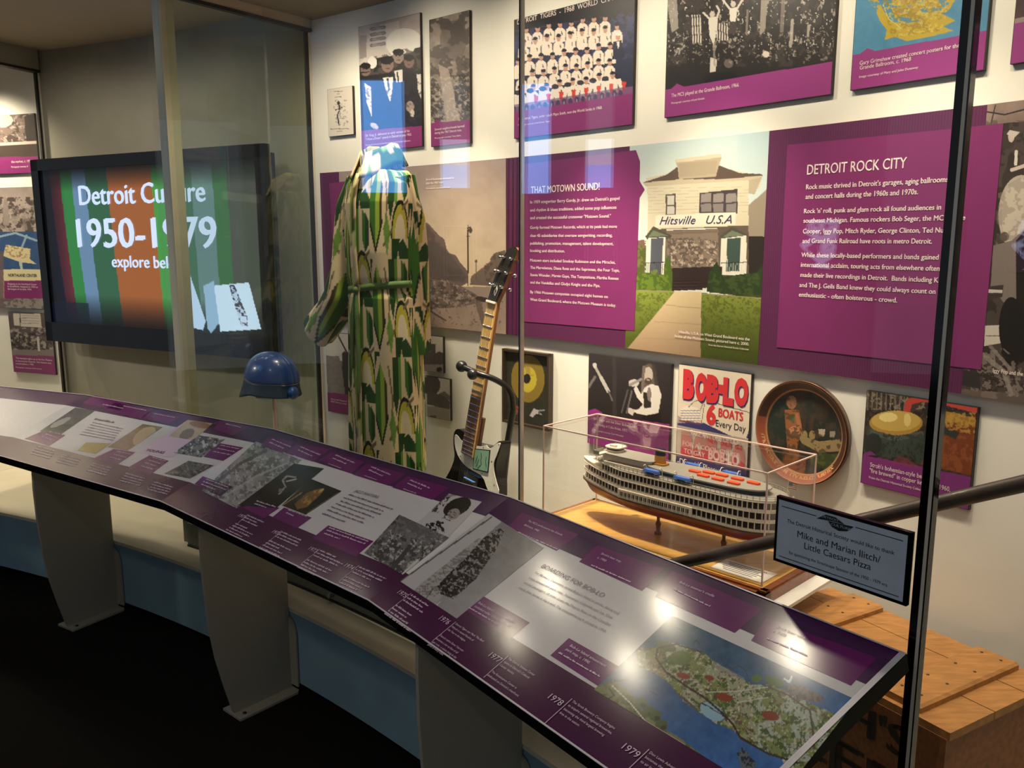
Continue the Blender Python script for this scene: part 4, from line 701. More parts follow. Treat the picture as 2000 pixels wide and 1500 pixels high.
# ------------------------------------------------------------------ lower row
def soldier(p):
    p.C[:]=(226,216,200); p.poly([(636,694),(662,696),(664,704),(680,708),(680,770),(640,768)],(140,128,122)); p.grain(5,16,3,(p.V>692)); p.poly([(668,690),(672,686),(690,690),(690,772),(674,770),(668,720)],(52,42,40)); p.line([(653,640),(676,686)],3,(48,42,42)); p.fill(p.V>766+(p.U-640)*.12,PLUM)
wall_print('gallery_photograph','small photograph of a soldier with a rifle, half behind the left side of the dress','photograph',*q4((638,730),(684,735),(637,648),(641,803)),soldier,(('Army and National',(646,781),(677,785),3.4),('1967 Detroit riots',(646,786),(677,790),3.4)))
def strA(p):
    p.C[:]=(222,212,198); p.poly([(826,676),(834,670),(852,672),(852,662),(850,690),(858,686),(866,690),(866,712),(826,712)],(92,80,76)); p.grain(5,14,1,p.V>670); p.fill(p.V>712,(150,140,132)); p.ell(858,722,6,5,(50,44,42))
def strB(p):
    p.C[:]=(206,198,190); p.ell(842,752,18,20,(78,72,72)); p.poly([(834,768),(868,770),(879,786),(879,800),(834,790)],(92,86,84)); p.poly([(834,792),(879,800),(879,824),(834,818)],(158,148,140)); p.grain(6,12,2); p.poly([(858,768),(868,764),(880,774),(880,784)],(120,112,108)); p.ell(845,814,8,3,(90,78,74))
wall_print('gallery_photograph','upper of two small street photographs right of the dress','photograph',*q4((826,690),(866,692),(865,658),(866,729)),strA)
wall_print('gallery_photograph','lower of two small street photographs, with a tree, right of the dress','photograph',*q4((830,780),(879.7,780),(879,741),(879,822)),strB)
def record(p):
    p.C[:]=(50,50,40); p.grain(20,6,2); p.ell(1031,740,34,48,(62,54,30)); p.ell(1031,740,32.5,46,(142,118,50)); 
    for r_ in (30,27,24,21): p.ell(1031,740,r_,r_*1.44,(126,104,42),.5); p.ell(1031,740,r_-1,(r_-1)*1.44,(144,120,54),.6)
    p.ell(1031,741,17,25,(198,178,62)); p.poly([(1026,716),(1036,716),(1035,732),(1027,732)],(170,148,70)); p.line([(1018,733),(1044,733)],2,(170,148,60)); p.ell(1029,739.5,7.4,9.5,(34,34,34)); p.ell(1007,801,7,9,(150,78,62)); p.ell(1005,803,4,6,(60,40,36)); p.poly([(1034,812),(1042,798),(1050,800),(1058,810),(1048,808),(1040,815)],(190,180,178)); p.line([(1052,802),(1063,801)],2.5,(160,156,160)); p.blot(6,.62,(30,30,30),.6,4,p.V>790)
M['fr']=mat('dark_wood_frame',(58,44,34),.4,vary=.2,scale=30,stretch=(1,1,8)); o=wall_print('framed_record','framed gold record in a dark mount, right of the guitar neck','framed record',*q4((985.5,750),(1076.5,760),(986,680),(987,823)),record,frame='fr')
f=MB(); a0,a1,z0,z1=q4((985.5,750),(1076.5,760),(986,680),(987,823))
for b0,b1,c0,c1 in ((a0,a1,z1-.008,z1),(a0,a1,z0,z0+.008),(a0,a0-.06,z0,z1),(a1+.06,a1,z0,z1)): f.ring(RW-.024,RW-TH,b0,b1,c0,c1,3)
f.build('frame_moulding','fr',o)
def singer(p):
    p.C[:]=(52,46,46); p.grain(26,10,1); p.vgrad(690,830,(58,52,54),(40,34,34)); p.fill((p.U>1196)&(p.U<1204),(70,64,66),.5)
    p.line([(1160,712),(1174,738)],5,(176,166,160)); p.line([(1174,738),(1188,764)],7,(196,188,182)); p.line([(1150,756),(1162,736)],5,(120,112,108)); p.line([(1188,764),(1196,782)],3,(110,102,98)); p.ell(1162,714,4,5,(206,198,190))
    p.ell(1268,738,15,28,(92,80,74)); p.poly([(1255,724),(1262,712),(1270,712),(1278,740),(1284,752),(1262,758),(1254,760)],(100,88,80)); p.ell(1266,732,9,15,(190,176,166)); p.ell(1266,744,7,6,(80,66,60)); p.ell(1266,742,3.5,1.6,(180,160,150)); p.line([(1258,716),(1254,770)],5,(120,106,98)); p.line([(1277,716),(1282,752)],6,(70,60,56))
    p.poly([(1260,756),(1272,750),(1286,754),(1292,772),(1286,806),(1272,813),(1240,806),(1234,800),(1246,800),(1256,790),(1244,776),(1238,760),(1242,752),(1252,770)],(222,214,206)); p.poly([(1256,766),(1270,768),(1272,796),(1258,798)],(48,42,42)); p.ell(1268,770,4,14,(130,116,108)); p.ell(1238,748,10,7,(206,194,186)); p.line([(1230,752),(1252,741)],5,(150,142,138)); p.line([(1226,762),(1214,806)],3,(90,84,84)); p.line([(1234,764),(1224,806)],3,(110,104,102)); p.poly([(1228,796),(1240,800),(1236,812),(1226,806)],(206,194,186)); p.poly([(1256,812),(1290,806),(1292,830),(1250,830)],(30,26,26))
    e=806+(p.U-1149)*.145; p.fill(p.V>e,PLUM2); p.poly([(1149,806),(1149,802),(1162,798),(1175,805),(1180,812)],PLUM2)
wall_print('gallery_photograph','black and white photograph of a long haired singer at a microphone, behind the ship case','photograph',*q4((1149,760),(1310,780),(1150,690),(1148,865)),singer,(('Bob Seger and the Silver Bullet Band',(1160,822),(1240,834),5.5),('performing at Cobo Arena, 1977.',(1160,832),(1226,842),5.5),('Photograph courtesy Tom Weschler',(1160,843),(1218,852),3.4)))
def boblo(p):
    p.C[:]=(232,216,194); NV=(58,56,110); p.poly([(1325,768),(1372,785),(1370,800),(1325,786)],(226,210,190)); p.poly([(1324,812),(1376,832),(1430,852),(1464,858),(1464,876),(1456,950),(1318,916),(1321,840)],(176,160,150)); p.poly([(1323,826),(1375,826),(1428,852),(1324,830)],NV); p.poly([(1464,838),(1457,856),(1462,856)],NV)
    p.poly([(1329,800),(1340,792),(1362,796),(1372,812),(1366,824),(1330,820)],(240,228,212)); 
    for k in range(5): p.line([(1330,802+k*5),(1368,802+k*5)],1.4,(74,72,110),.8)
    p.line([(1345,795),(1355,785),(1362,782)],1.6,(90,84,90)); p.line([(1368,800),(1374,786)],1.5,(60,58,70)); p.line([(1328,822),(1370,828)],3,(120,70,80)); p.line([(1397,787),(1464,806)],1.4,(60,54,60)); p.line([(1370,826),(1376,788)],1.2,(70,60,70))
    p.poly([(1321,888),(1466,920),(1459,948),(1319,914)],(64,60,112)); p.poly([(1330,872),(1376,880),(1400,884),(1440,896),(1460,910),(1466,920),(1330,890)],(196,84,96)); p.poly([(1330,888),(1460,914),(1462,919),(1326,889)],(64,60,112))
a0,a1,z0,z1=q4((1323,800),(1464,830),(1326,711),(1320,914)); o=wall_print('excursion_poster','cream excursion boat poster with fat red lettering, behind the model ship','poster',a0,a1,z0,z1,boblo)
M['redink']=mat('red_ink',(206,48,54),.5,vary=.04); M['blueink']=mat('blue_ink',(52,50,110),.5,vary=.04)
L=MB(); Rr=RW-TH-.0014
def blob(mb,t,p0,p1,cap,mi,bold,dx=0,dy=0,Rk=0): wtext(mb,t,(p0[0]+dx,p0[1]+dy),(p1[0]+dx,p1[1]+dy),cap,Rr-Rk,mi,bold)
for t,p0,p1,c in (('B',(1333,774),(1355,776),50),('O',(1357,778),(1380,780),47),('B',(1379,782),(1403,784),47),('-',(1402,776),(1413,777),52),('L',(1411,786),(1432,789),46),('O',(1433,787),(1460,790),46)):
    blob(L,t,p0,p1,c,1,.085,1.6,2.2); blob(L,t,p0,p1,c,0,.075,0,0,.0008)
blob(L,'6',(1379,826),(1398,829),37,0,.045); blob(L,'BOATS',(1403,810),(1451,826),17,0,.03); blob(L,'Every Day',(1398,830),(1456,846),13,2,.004); 
blob(L,'TAKE ANY ONE OF OUR',(1348,848),(1446,872),10,3,.02); blob(L,'THE MOONLITE RIDE',(1380,862),(1450,880),8,0,.02); blob(L,'FOR A COOL CRUISE',(1333,872),(1444,892),9,3,.03); blob(L,'TO GAY',(1335,886),(1377,892),9.5,3,.03); blob(L,'BOB-LO',(1383,896),(1443,909),19,3,.05); blob(L,"-Detroit's Pleasure Island",(1323,907),(1446,934),12,3,.0)
L.build('poster_lettering',['redink','blueink','txtk','txtw'],o)
# painted tray
c0=onR(1560,844,RW-.03); at=pol(c0)[1]; top=onR(1553,741,RW-.02)[2]; bot=onR(1570,947,RW-.02)[2]; rr=(top-bot)/2; zc=(top+bot)/2
ax=np.array([np.r_[tr(at),0],[0,0,1],-np.r_[nr(at),0]]); cc=P(RW-.002,at,zc)
M['tin']=mat('old_tin_rim',(92,60,38),.35,metal=.5,vary=.3,scale=40)
tray=MB().lathe(cc,[(0,.0),(rr*.96,.0),(rr,.020),(rr*1.006,.023),(rr*.985,.024),(rr*.82,.008),(0,.008)],64,0,ax).build('serving_tray','tin',origin=cc); tag(tray,'round painted tin tray with a serving woman, right of the excursion poster','tray')
n=120; q=np.linspace(-1,1,n); X,Y=np.meshgrid(q,-q); Rr2=np.hypot(X,Y); 
ang=np.linspace(0,2*math.pi,200); rad=np.linspace(0,1,70); A_,B_=np.meshgrid(ang,rad); dep=np.where(B_<.82,.0092,.0092+(B_-.82)/.165*.0165)
G=cc+(B_*.983*rr*np.cos(A_))[...,None]*ax[0]+(B_*.983*rr*np.sin(A_))[...,None]*ax[1]+dep[...,None]*ax[2]; U,V=proj(G); p=Pt(U,V,(40,44,38)); p.grain(30,12,3)
x=1563; p.poly([(1500,770),(1545,752),(1560,800),(1530,860),(1490,900),(1478,860)],(34,48,42)); p.ell(1548,775,18,22,(54,40,30)); p.ell(1546,786,10,13,(150,104,74)); p.poly([(1532,800),(1560,800),(1566,830),(1556,880),(1575,900),(1570,930),(1520,920),(1538,880)],(150,92,52)); p.poly([(1541,812),(1552,808),(1552,826),(1546,826)],(84,104,62)); p.ell(1552,842,12,10,(196,130,90)); p.line([(1556,810),(1566,850)],7,(170,110,74)); p.poly([(1556,848),(1600,862),(1640,858),(1650,880),(1600,884),(1566,866)],(152,130,88)); p.ell(1570,826,4,14,(60,46,32)); p.ell(1584,830,4,14,(70,50,34)); p.ell(1571,850,6,9,(150,130,80)); p.ell(1586,850,6,9,(150,130,84)); p.poly([(1598,838),(1612,838),(1610,852),(1600,852)],(176,164,140)); p.poly([(1620,842),(1632,842),(1630,854),(1620,854)],(150,140,120)); p.blot(10,.56,(74,60,44),.7,4); p.ell(1610,900,30,14,(58,72,38),.9); p.blot(5,.55,(84,96,48),.8,6,p.inside([(1580,885),(1640,880),(1640,920),(1590,915)])); p.ell(1606,800,14,22,(64,48,36),.6)
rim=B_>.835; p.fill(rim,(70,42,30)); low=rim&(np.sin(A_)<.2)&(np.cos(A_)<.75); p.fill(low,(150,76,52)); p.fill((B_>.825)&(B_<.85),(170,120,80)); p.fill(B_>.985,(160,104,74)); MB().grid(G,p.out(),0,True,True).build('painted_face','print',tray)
# lettering round the rim
L=MB()
def arc(t,a0,a1,cap,rad):
    for i,ch in enumerate(t):
        if ch==' ': continue
        a=math.radians(a0+(a1-a0)*i/(len(t)-1)); o=cc+rr*rad*(math.cos(a)*ax[0]+math.sin(a)*ax[1])+ax[2]*.0222; y=-(math.cos(a)*ax[0]+math.sin(a)*ax[1]); x_=np.cross(y,ax[2]); y=y-ax[2]*.55; y/=np.linalg.norm(y); ptext(L,ch,o,x_,y,None,cap,0,.02,0,.5)
M['goldink']=mat('gold_ink',(206,160,104),.4,vary=.05); arc('CONSISTENT QUALITY NEVER VARIES',195,322,.016,.945); L.build('rim_lettering','goldink',tray)
def kettle(p):
    p.C[:]=(70,58,48); p.blot(9,.5,(40,36,34),.8,3); p.blot(6,.6,(150,136,110),.8,5,p.V<800); 
    for x in range(1695,1770,9): p.line([(x,765),(x-1,800)],3,(150,140,126),.6)
    p.line([(1770,806),(1776,785),(1800,778),(1850,786),(1905,800)],13,(190,70,60)); p.poly([(1820,830),(1905,810),(1900,930),(1790,905)],(120,60,32)); p.blot(8,.55,(150,84,44),.7,6,p.inside([(1820,850),(1905,850),(1900,930),(1800,900)])); p.ell(1846,815,36,11,(170,128,50)); p.ell(1885,822,22,9,(160,116,44)); p.poly([(1835,830),(1874,845),(1866,858),(1832,842)],(48,52,48)); p.blot(5,.5,(190,150,70),.8,8,p.inside([(1840,808),(1905,805),(1905,850),(1850,840)]))
    p.poly([(1696,835),(1700,828),(1752,850),(1800,846),(1806,880),(1740,895),(1686,882)],(62,72,64)); p.ell(1750,826,52,24,(176,136,62)); p.ell(1750,822,48,20,(200,166,84)); p.ell(1735,815,18,9,(234,214,140)); p.ell(1772,820,7,13,(230,206,130),.9); p.poly([(1700,838),(1750,852),(1800,842),(1806,850),(1750,862),(1698,848)],(84,92,78)); p.ell(1705,868,18,22,(44,50,46)); p.poly([(1770,862),(1800,845),(1818,880),(1796,908),(1772,885)],(58,66,60)); p.blot(6,.56,(40,46,44),.7,11,p.inside([(1690,845),(1810,850),(1800,900),(1690,890)]))
    e=888+(p.U-1683)*.204; p.fill(p.V>e,(126,50,120)); p.poly([(1683,890),(1690,884),(1700,881),(1712,889)],(126,50,120)); p.poly([(1740,905),(1755,890),(1775,897),(1800,915)],(150,62,84),.5)
a0,a1,z0,z1=q4((1687,850),(1902,890),(1692.5,762),(1681.5,943)); wall_print('gallery_photograph','colour photograph of copper brewing kettles, right of the round tray','photograph',a0,a1,z0,z1,kettle,
  (("Stroh's bohemian-style beer is an",(1699,914),(1830,939),8.5),('"fire brewed" in copper kettles, c. 1960.',(1698,926),(1856,957),8.5),('From the Detroit Historical Society Collection',(1697,936),(1808,959),4.6)))
# ------------------------------------------------------------------ neighbouring case at the left edge
R=RW-TH
def market(p): p.C[:]=(120,104,96); p.blot(8,.5,(70,58,52),.8,2); p.blot(7,.62,(176,160,150),.8,5); p.ell(5,235,20,14,(190,174,164)); p.poly([(48,226),(70,222),(75,280),(52,285)],(60,52,46)); p.fill(p.V>279-.06*p.U,(196,180,166)); p.fill(p.V>284-.05*p.U,(70,58,50)); p.fill(p.V>307-.03*p.U,PLUM)
def lf(l,t,b,ur,nm,lab,fn,tx=(),px=1.4,wid=5.0): 
    a1=tz(*ur,R)[0]; z1=tz(*t,R)[1]; z0=tz(*b,R)[1]; return wall_print(nm,lab,'photograph' if nm=='gallery_photograph' else 'poster',a1+wid,a1,z0,z1,fn,tx,TH,px)
lf(0,(66,221),(77,337),(72,280),'gallery_photograph','topmost sepia photograph at the left edge, above the corner of the television',market,(('the market, c. 1955',(22,318),(62,317),4),('Photograph courtesy of',(22,327),(55,327),2.6)))
def north(p):
    p.C[:]=(150,138,128); p.vgrad(365,400,(150,136,126),(176,160,150)); p.blot(9,.5,(74,62,58),.85,3,(p.V>385)&(p.V<452)); p.poly([(6,400),(10,382),(16,400),(18,440),(6,440)],(150,136,126)); p.blot(5,.55,(150,138,130),.8,6,(p.V>400)&(p.V<450)); p.fill((p.V>452)&(p.V<527),(54,84,128)); p.grain(12,10,3)
    p.line([(0,462),(30,455),(72,470)],4,(150,176,190)); p.line([(52,460),(40,490)],4,(150,176,190)); p.poly([(12,478),(60,486),(58,506),(72,516),(40,512),(6,500)],(222,206,160)); p.blot(4,.6,(150,120,80),.8,4,p.inside([(12,478),(60,486),(58,506),(8,500)])); p.line([(40,512),(42,526)],5,(190,200,190)); p.fill((p.V>526)&(p.V<548)&(p.U>6),(226,214,170)); p.fill((p.V>548)&(p.V<583)&(p.U>8),PLUM); p.fill(p.V>583,(150,140,134)); p.blot(5,.55,(92,84,80),.8,8,p.V>583); p.fill((p.U<7)&(p.V>490),(110,90,84),.8)
o=lf(0,(62,365),(90,604),(100,470),'shopping_center_poster','blue and cream shopping center poster partly hidden by the left side of the television',north,(('Shopping at the Northland Center',(15,556),(72,557),3),('in Southfield, designed in 1954 as',(15,561),(74,562),3),('the largest of its kind, 1954.',(15,566),(62,567),3)),1.2,6.0)
L=MB(); wtext(L,'NORTHLAND CENTER',(16,540),(72,541),5,R-.0014,0,.01); L.build('poster_lettering','txtk',o)
def theatre(p): p.C[:]=(92,80,74); p.grain(8,16,1); p.poly([(26,612),(78,613),(82,640),(28,636)],(206,194,180)); p.line([(39,612),(40,636)],2,(80,70,64)); 
def theatre2(p):
    theatre(p)
    for y in (616,621,626,631): p.line([(43,y),(76,y+1)],1.5,(150,138,126),.8)
    p.blot(6,.58,(176,164,154),.8,5,(p.V>640)&(p.V<690)); p.blot(5,.55,(44,38,36),.8,9,p.V>650); p.fill((p.V>683),(130,118,112)); p.fill(p.V>693+(p.U-24)*.03,PLUM); p.line([(74,660),(76,684)],4,(200,190,180))
a1=tz(104,670,R)[0]; a0=tz(21.5,670,R)[0]; z1=tz(17,609,R)[1]; z0=tz(26,726,R)[1]; wall_print('gallery_photograph','lowest sepia photograph at the left edge, of a theatre marquee, beneath the television corner','photograph',a0,a1,z0,z1,theatre2,(('The marquee lights up at the Fox Theatre',(31,702),(102,704),3),('in downtown Detroit. The theatre was',(31,707),(100,710),3),('a movie palace, c. 1950.',(31,712),(66,713),3),('Photograph courtesy of the Society',(31,719),(82,721),2.2)))
# ================================================================== DRESS ON ITS FORM
aD=48.95; RD_=7.335; c0=P(RD_,aD,0)[:2]; X_=tr(aD); N_=nr(aD)
cs,sn=math.cos(math.radians(8)),math.sin(math.radians(8)); X_,N_=X_*cs-N_*sn,N_*cs+X_*sn
def dpt(x,y,z): q=c0+X_*x+N_*y; return np.array([q[0],q[1],z])
def motif(s,t):                                                # printed cloth: s across, t up, in metres; leaves, arches and lozenges
    C=np.ones(s.shape+(3,))*np.array((216,194,152.)); p=Pt(s,t); 
    tw,thh=.17,.33; col=np.floor(s/tw); r=np.mod(s,tw)/tw; q=np.mod(t+.5*thh*np.mod(col,2),thh)/thh; row=np.floor((t+.5*thh*np.mod(col,2))/thh)
    p.U,p.V=r,1-q; p.C=C; k=np.mod(col+2*row,3)
    DG,G1,G2,LM,BK,YL=(28,66,22),(58,108,36),(96,140,48),(150,172,58),(22,30,14),(186,178,60)
    p.poly([(.0,.30),(.16,.06),(.32,.30),(.32,.62),(.16,.92),(.0,.62)],G1); p.poly([(.16,.06),(.25,.2),(.25,.8),(.16,.92)],LM); p.poly([(.25,.19),(.32,.30),(.32,.62),(.25,.80)],(70,54,28)); p.line([(.0,.62),(.16,.92),(.32,.62)],.02,BK)
    p.poly([(.45,.0),(.62,.0),(.62,.42),(.53,.62),(.45,.42)],DG); p.poly([(.62,.0),(.70,.0),(.70,.52),(.62,.42)],G2)
    m=(p.V>.38)&(p.V<1)&(np.hypot((r-.78)/.22,(p.V-.78)/.34)<1)&(p.V<.8); p.fill(m,YL); m2=(np.hypot((r-.78)/.15,(p.V-.82)/.26)<1)&(p.V<.84); p.fill(m2,(226,208,170)); p.fill((np.abs(np.hypot((r-.78)/.22,(p.V-.78)/.34)-1)<.07)&(p.V<.8),BK)
    p.poly([(.56,.8),(.78,.8),(.70,1.0),(.56,1.0)],DG); p.poly([(.80,.0),(.98,.12),(.98,.36),(.88,.44),(.80,.30)],G1); p.poly([(.88,.02),(.98,.12),(.98,.36),(.88,.44)],DG); p.line([(.36,.1),(.44,.44),(.40,.7)],.018,(120,106,76)); p.line([(.36,.86),(.56,.72)],.02,(110,98,66)); p.line([(.84,.5),(1.,.42)],.018,(120,106,76)); p.poly([(.34,.70),(.44,.56),(.52,.74),(.44,.98)],G2,.9); p.poly([(.0,.0),(.08,.0),(.0,.16)],DG)
    p.poly([(.72,.86),(.86,.80),(1.0,.9),(1.0,1.0),(.76,1.0)],(34,72,30))
    sw=np.mod(k,3)==1; p.fill(sw&(r<.14)&(p.V>.95),DG); return p.out()
dress=thing('dress','long green and cream printed shirt dress with a tie belt on a stand','dress',dpt(0,0,.745))
M['cloth']=printmat('printed_cloth',.75,spec=.2)
def bodysec(z):
    t=(z-.745)/(1.80-.745)
    ks=((0,.190,.105),(.45,.178,.10),(.60,.168,.098),(.72,.172,.105),(.88,.178,.102),(.945,.174,.088),(.985,.135,.070),(1.0,.072,.058),(1.03,.066,.056))
    for i in range(len(ks)-1):
        if t<=ks[i+1][0] or i==len(ks)-2:
            u=(t-ks[i][0])/(ks[i+1][0]-ks[i][0]); return ks[i][1]*(1-u)+ks[i+1][1]*u,ks[i][2]*(1-u)+ks[i+1][2]*u,t
n=300; zs=np.concatenate([np.linspace(.745,1.70,300),np.linspace(1.705,1.832,40)]); ph=np.linspace(0,2*math.pi,n); G=np.zeros((len(zs),n,3)); S=np.zeros((len(zs),n)); T=np.zeros((len(zs),n))
for i,z in enumerate(zs):
    a_,b_,t=bodysec(z); f=max(0,1-t*1.15); w=1+.045*f*np.sin(ph*7+1.2)+.03*f*np.sin(ph*11+z*3)+.012*np.sin(ph*5+z*9)
    if .575<t<.64: w=w*(1-.05*math.sin((t-.575)/.065*math.pi))
    sh=0 if t<.86 else .0
    x=a_*w*np.cos(ph); y=b_*w*np.sin(ph); dz=-.03*np.maximum(0,(np.abs(np.cos(ph))-.35))*(1 if t>.9 else 0)*max(0,(t-.9)/.1)
    q=c0[None]+x[:,None]*X_+y[:,None]*N_; G[i,:,:2]=q; G[i,:,2]=z+dz; S[i]=ph*.165; T[i]=z
b=MB(); b.grid(G,motif(S,T),0,True,True); gown=b.build('gown','cloth',dress); sm=gown.modifiers.new('thickness','SOLIDIFY'); sm.thickness=.002
def sleeve(pts,rad,nm,seed):
    k=150; t=np.linspace(0,1,k); pts=np.array(pts); tt=np.linspace(0,1,len(pts)); C_=np.stack([np.interp(t,tt,pts[:,i]) for i in range(3)],1); 
    for _ in range(6): C_[1:-1]=(C_[:-2]+C_[1:-1]*2+C_[2:])/4
    r=np.interp(t,np.linspace(0,1,len(rad)),[q[0] for q in rad]); r2=np.interp(t,np.linspace(0,1,len(rad)),[q[1] for q in rad]); m=80; an=np.linspace(0,2*math.pi,m); G=np.zeros((k,m,3)); L_=np.r_[0,np.cumsum(np.linalg.norm(np.diff(C_,axis=0),axis=1))]
    for i in range(k):
        d=C_[min(i+1,k-1)]-C_[max(i-1,0)]; d/=np.linalg.norm(d); e1=np.r_[X_,0]-d*(np.r_[X_,0]@d); e1/=np.linalg.norm(e1); e2=np.cross(d,e1); w=1+.07*np.sin(an*3+seed+t[i]*5)+.05*np.sin(an*5+t[i]*14)
        G[i]=C_[i]+(r[i]*w*np.cos(an))[:,None]*e1+(r2[i]*w*np.sin(an))[:,None]*e2
    S,T=np.meshgrid(an*.055,-L_+seed); o=MB().grid(G,motif(S,T),0,True).build(nm,'cloth',dress); s=o.modifiers.new('thickness','SOLIDIFY'); s.thickness=.002
sleeve([dpt(-.128,0,1.755),dpt(-.165,-.005,1.66),dpt(-.182,-.02,1.48),dpt(-.205,-.05,1.34),dpt(-.330,-.085,1.20)],[(.05,.05),(.052,.065),(.052,.07),(.058,.07),(.070,.06)],'sleeve',1.3)
sleeve([dpt(.118,0,1.755),dpt(.128,.02,1.62),dpt(.128,.03,1.45),dpt(.128,.04,1.30),dpt(.125,.045,1.16)],[(.055,.05),(.056,.06),(.05,.06),(.05,.06),(.05,.055)],'sleeve',2.1)
# collar, placket, belt
k=64; an=np.linspace(-math.pi*.5+.25,math.pi*1.5-.25,k); G=np.zeros((9,k,3))
for i,u in enumerate(np.linspace(0,1,9)):
    out=.004+.034*max(0,u-.45)/.55; z=1.815+.058*min(u,.45)/.45-.075*max(0,u-.45)/.55
    for j,a in enumerate(an):
        fr=max(0,-math.sin(a)); G[i,j]=dpt((.062+out)*math.cos(a),(.054+out)*math.sin(a)-.012*fr,z-.03*fr*(1 if u<.5 else 1.7))
S,T=np.meshgrid(an*.06,np.linspace(0,.1,9)); o=MB().grid(G,motif(S+.3,T+.11),0,True).build('collar','cloth',dress); o.modifiers.new('thickness','SOLIDIFY').thickness=.003
b=MB(); z0=.745+1.055*.605
bp=[]
for a in np.linspace(0,2*math.pi,60): a_,b_,_=bodysec(z0); bp.append((a_*1.0*math.cos(a),b_*1.0*math.sin(a)))
Gb=np.zeros((2,60,3)); 
for j,(x,y) in enumerate(bp): 
    s_=1.02; zz=z0+.018*math.cos(np.linspace(0,2*math.pi,60)[j]); Gb[0,j]=dpt(x*s_,y*s_,zz-.012); Gb[1,j]=dpt(x*s_,y*s_,zz+.012)
M['beltc']=mat('green_belt_cloth',(74,104,44),.7,vary=.35,scale=26); o=b.grid(Gb).build('belt','beltc',dress); o.modifiers.new('thickness','SOLIDIFY').thickness=.005
kn=MB(); kn.ball(dpt(.0,-.105,z0-.006),(.016,.014,.014)); kn.tube([dpt(.0,-.106,z0-.01),dpt(.012,-.116,z0-.10),dpt(.02,-.118,z0-.24),dpt(.018,-.122,z0-.36)],[.008,.009,.008,.006],8); kn.tube([dpt(-.004,-.106,z0-.01),dpt(-.018,-.115,z0-.09),dpt(-.024,-.118,z0-.20),dpt(-.026,-.118,z0-.28)],[.008,.009,.008,.006],8); kn.build('belt_tie','beltc',dress)
pl=MB(); Gp=np.zeros((60,3,3))
for i,z in enumerate(np.linspace(.76,1.77,60)):
    a_,b_,t=bodysec(z); 
    for j,x in enumerate((-.018,0,.018)): Gp[i,j]=dpt(x,-b_*1.05-.006,z)
S,T=np.meshgrid((-.018,0,.018),np.linspace(.76,1.77,60)); o=pl.grid(Gp,motif(S+.9,T),0,True).build('placket','cloth',dress); o.modifiers.new('thickness','SOLIDIFY').thickness=.003
st=MB(); st.tube([dpt(0,0,.30),dpt(0,0,1.2)],.012,12); st.lathe(dpt(0,0,.30),[(0,.012),(.12,.010),(.125,0)],32); st.build('display_stand','steel',dress)
# ================================================================== HARD HAT ON A CLEAR STAND
aH,RH=53.35,7.27; hc=P(RH,aH,0); hx=np.r_[tr(aH+6),0]; hy=np.r_[nr(aH+6),0]; hz=np.array([0,0,1.])
d0=onR(531,745,RH); zc=d0[2]+.012; hc=np.r_[d0[:2],0]
M['hat']=mat('blue_hat_shell',(38,74,138),.28,coat=.4,vary=.06,scale=14); M['hatd']=mat('dull_teal_hat_shell',(36,62,82),.45,vary=.15,scale=18)
hat=thing('hard_hat','blue hard hat with a drooping peak, perched on a clear stand by the end glass','hard hat',hc+[0,0,zc-.07])
ti=math.radians(5); hx2=hx*math.cos(ti)-hz*math.sin(ti)*1; hz2=hz*math.cos(ti)+hx*math.sin(ti)
def hp(x,y,z): return hc+hz*zc+hx2*x+hy*y+hz2*z
G=np.zeros((20,48,3)); 
for i,p_ in enumerate(np.linspace(0,math.pi/2,20)):
    for j,q in enumerate(np.linspace(0,2*math.pi,48)):
        G[i,j]=hp(.118*math.sin(p_)**.9*math.cos(q),.092*math.sin(p_)**.9*math.sin(q),.108*math.cos(p_)-.004)
o=MB().grid(G,None,0,True).build('shell','hat',hat); o.modifiers.new('thickness','SOLIDIFY').thickness=.003
G=np.zeros((8,60,3))                                            # rim and peak drooping towards the left
for j,q in enumerate(np.linspace(0,2*math.pi,60)):
    fr=max(0,-math.cos(q)); 
    for i,u in enumerate(np.linspace(0,1,8)): G[i,j]=hp((.118+.012*u+.02*fr*u)*math.cos(q),(.092+.012*u)*math.sin(q),-.004-u*(.062+.045*fr**1.5)+.012*u*u)
o=MB().grid(G,None,0,True,True).build('brim','hatd',hat); o.modifiers.new('thickness','SOLIDIFY').thickness=.003
MB().tube([hp(.119*math.cos(q),.093*math.sin(q),-.004) for q in np.linspace(0,2*math.pi,60)],.0022,6).build('rim_line','chrome',hat)
MB().ball(hp(.128,-.012,-.034),(.022,.03,.026)).build('knob','hat',hat)
b=MB(); 
for q in (0,1.05,2.1): b.tube([hp(.10*math.cos(q)*k_,.08*math.sin(q)*k_,-.03+.05*(1-k_*k_)) for k_ in np.linspace(-1,1,9)],.006,6)
b.tube([hp(.10*math.cos(q),.08*math.sin(q),-.034) for q in np.linspace(0,2*math.pi,40)],.007,6); b.build('suspension','board',hat)
M['clear']=glassmat('clear_acrylic_rod',(.93,.93,.9),1.49)
sc_=hc+hx*.008; stn=thing('hat_stand','clear acrylic rod stand with a round disc, carrying the blue hard hat','stand',np.r_[sc_[:2],.3])
MB().tube([sc_+[0,0,.31],sc_+[0,0,zc-.062]],.0085,16).build('rod','acryedge',stn); MB().lathe(sc_+[0,0,zc-.072],[(0,.004),(.07,.004),(.072,0),(0,0)],40).build('disc','clear',stn); MB().lathe(sc_+[0,0,.30],[(.0,.012),(.08,.012),(.082,.0)],40).build('base','clear',stn)
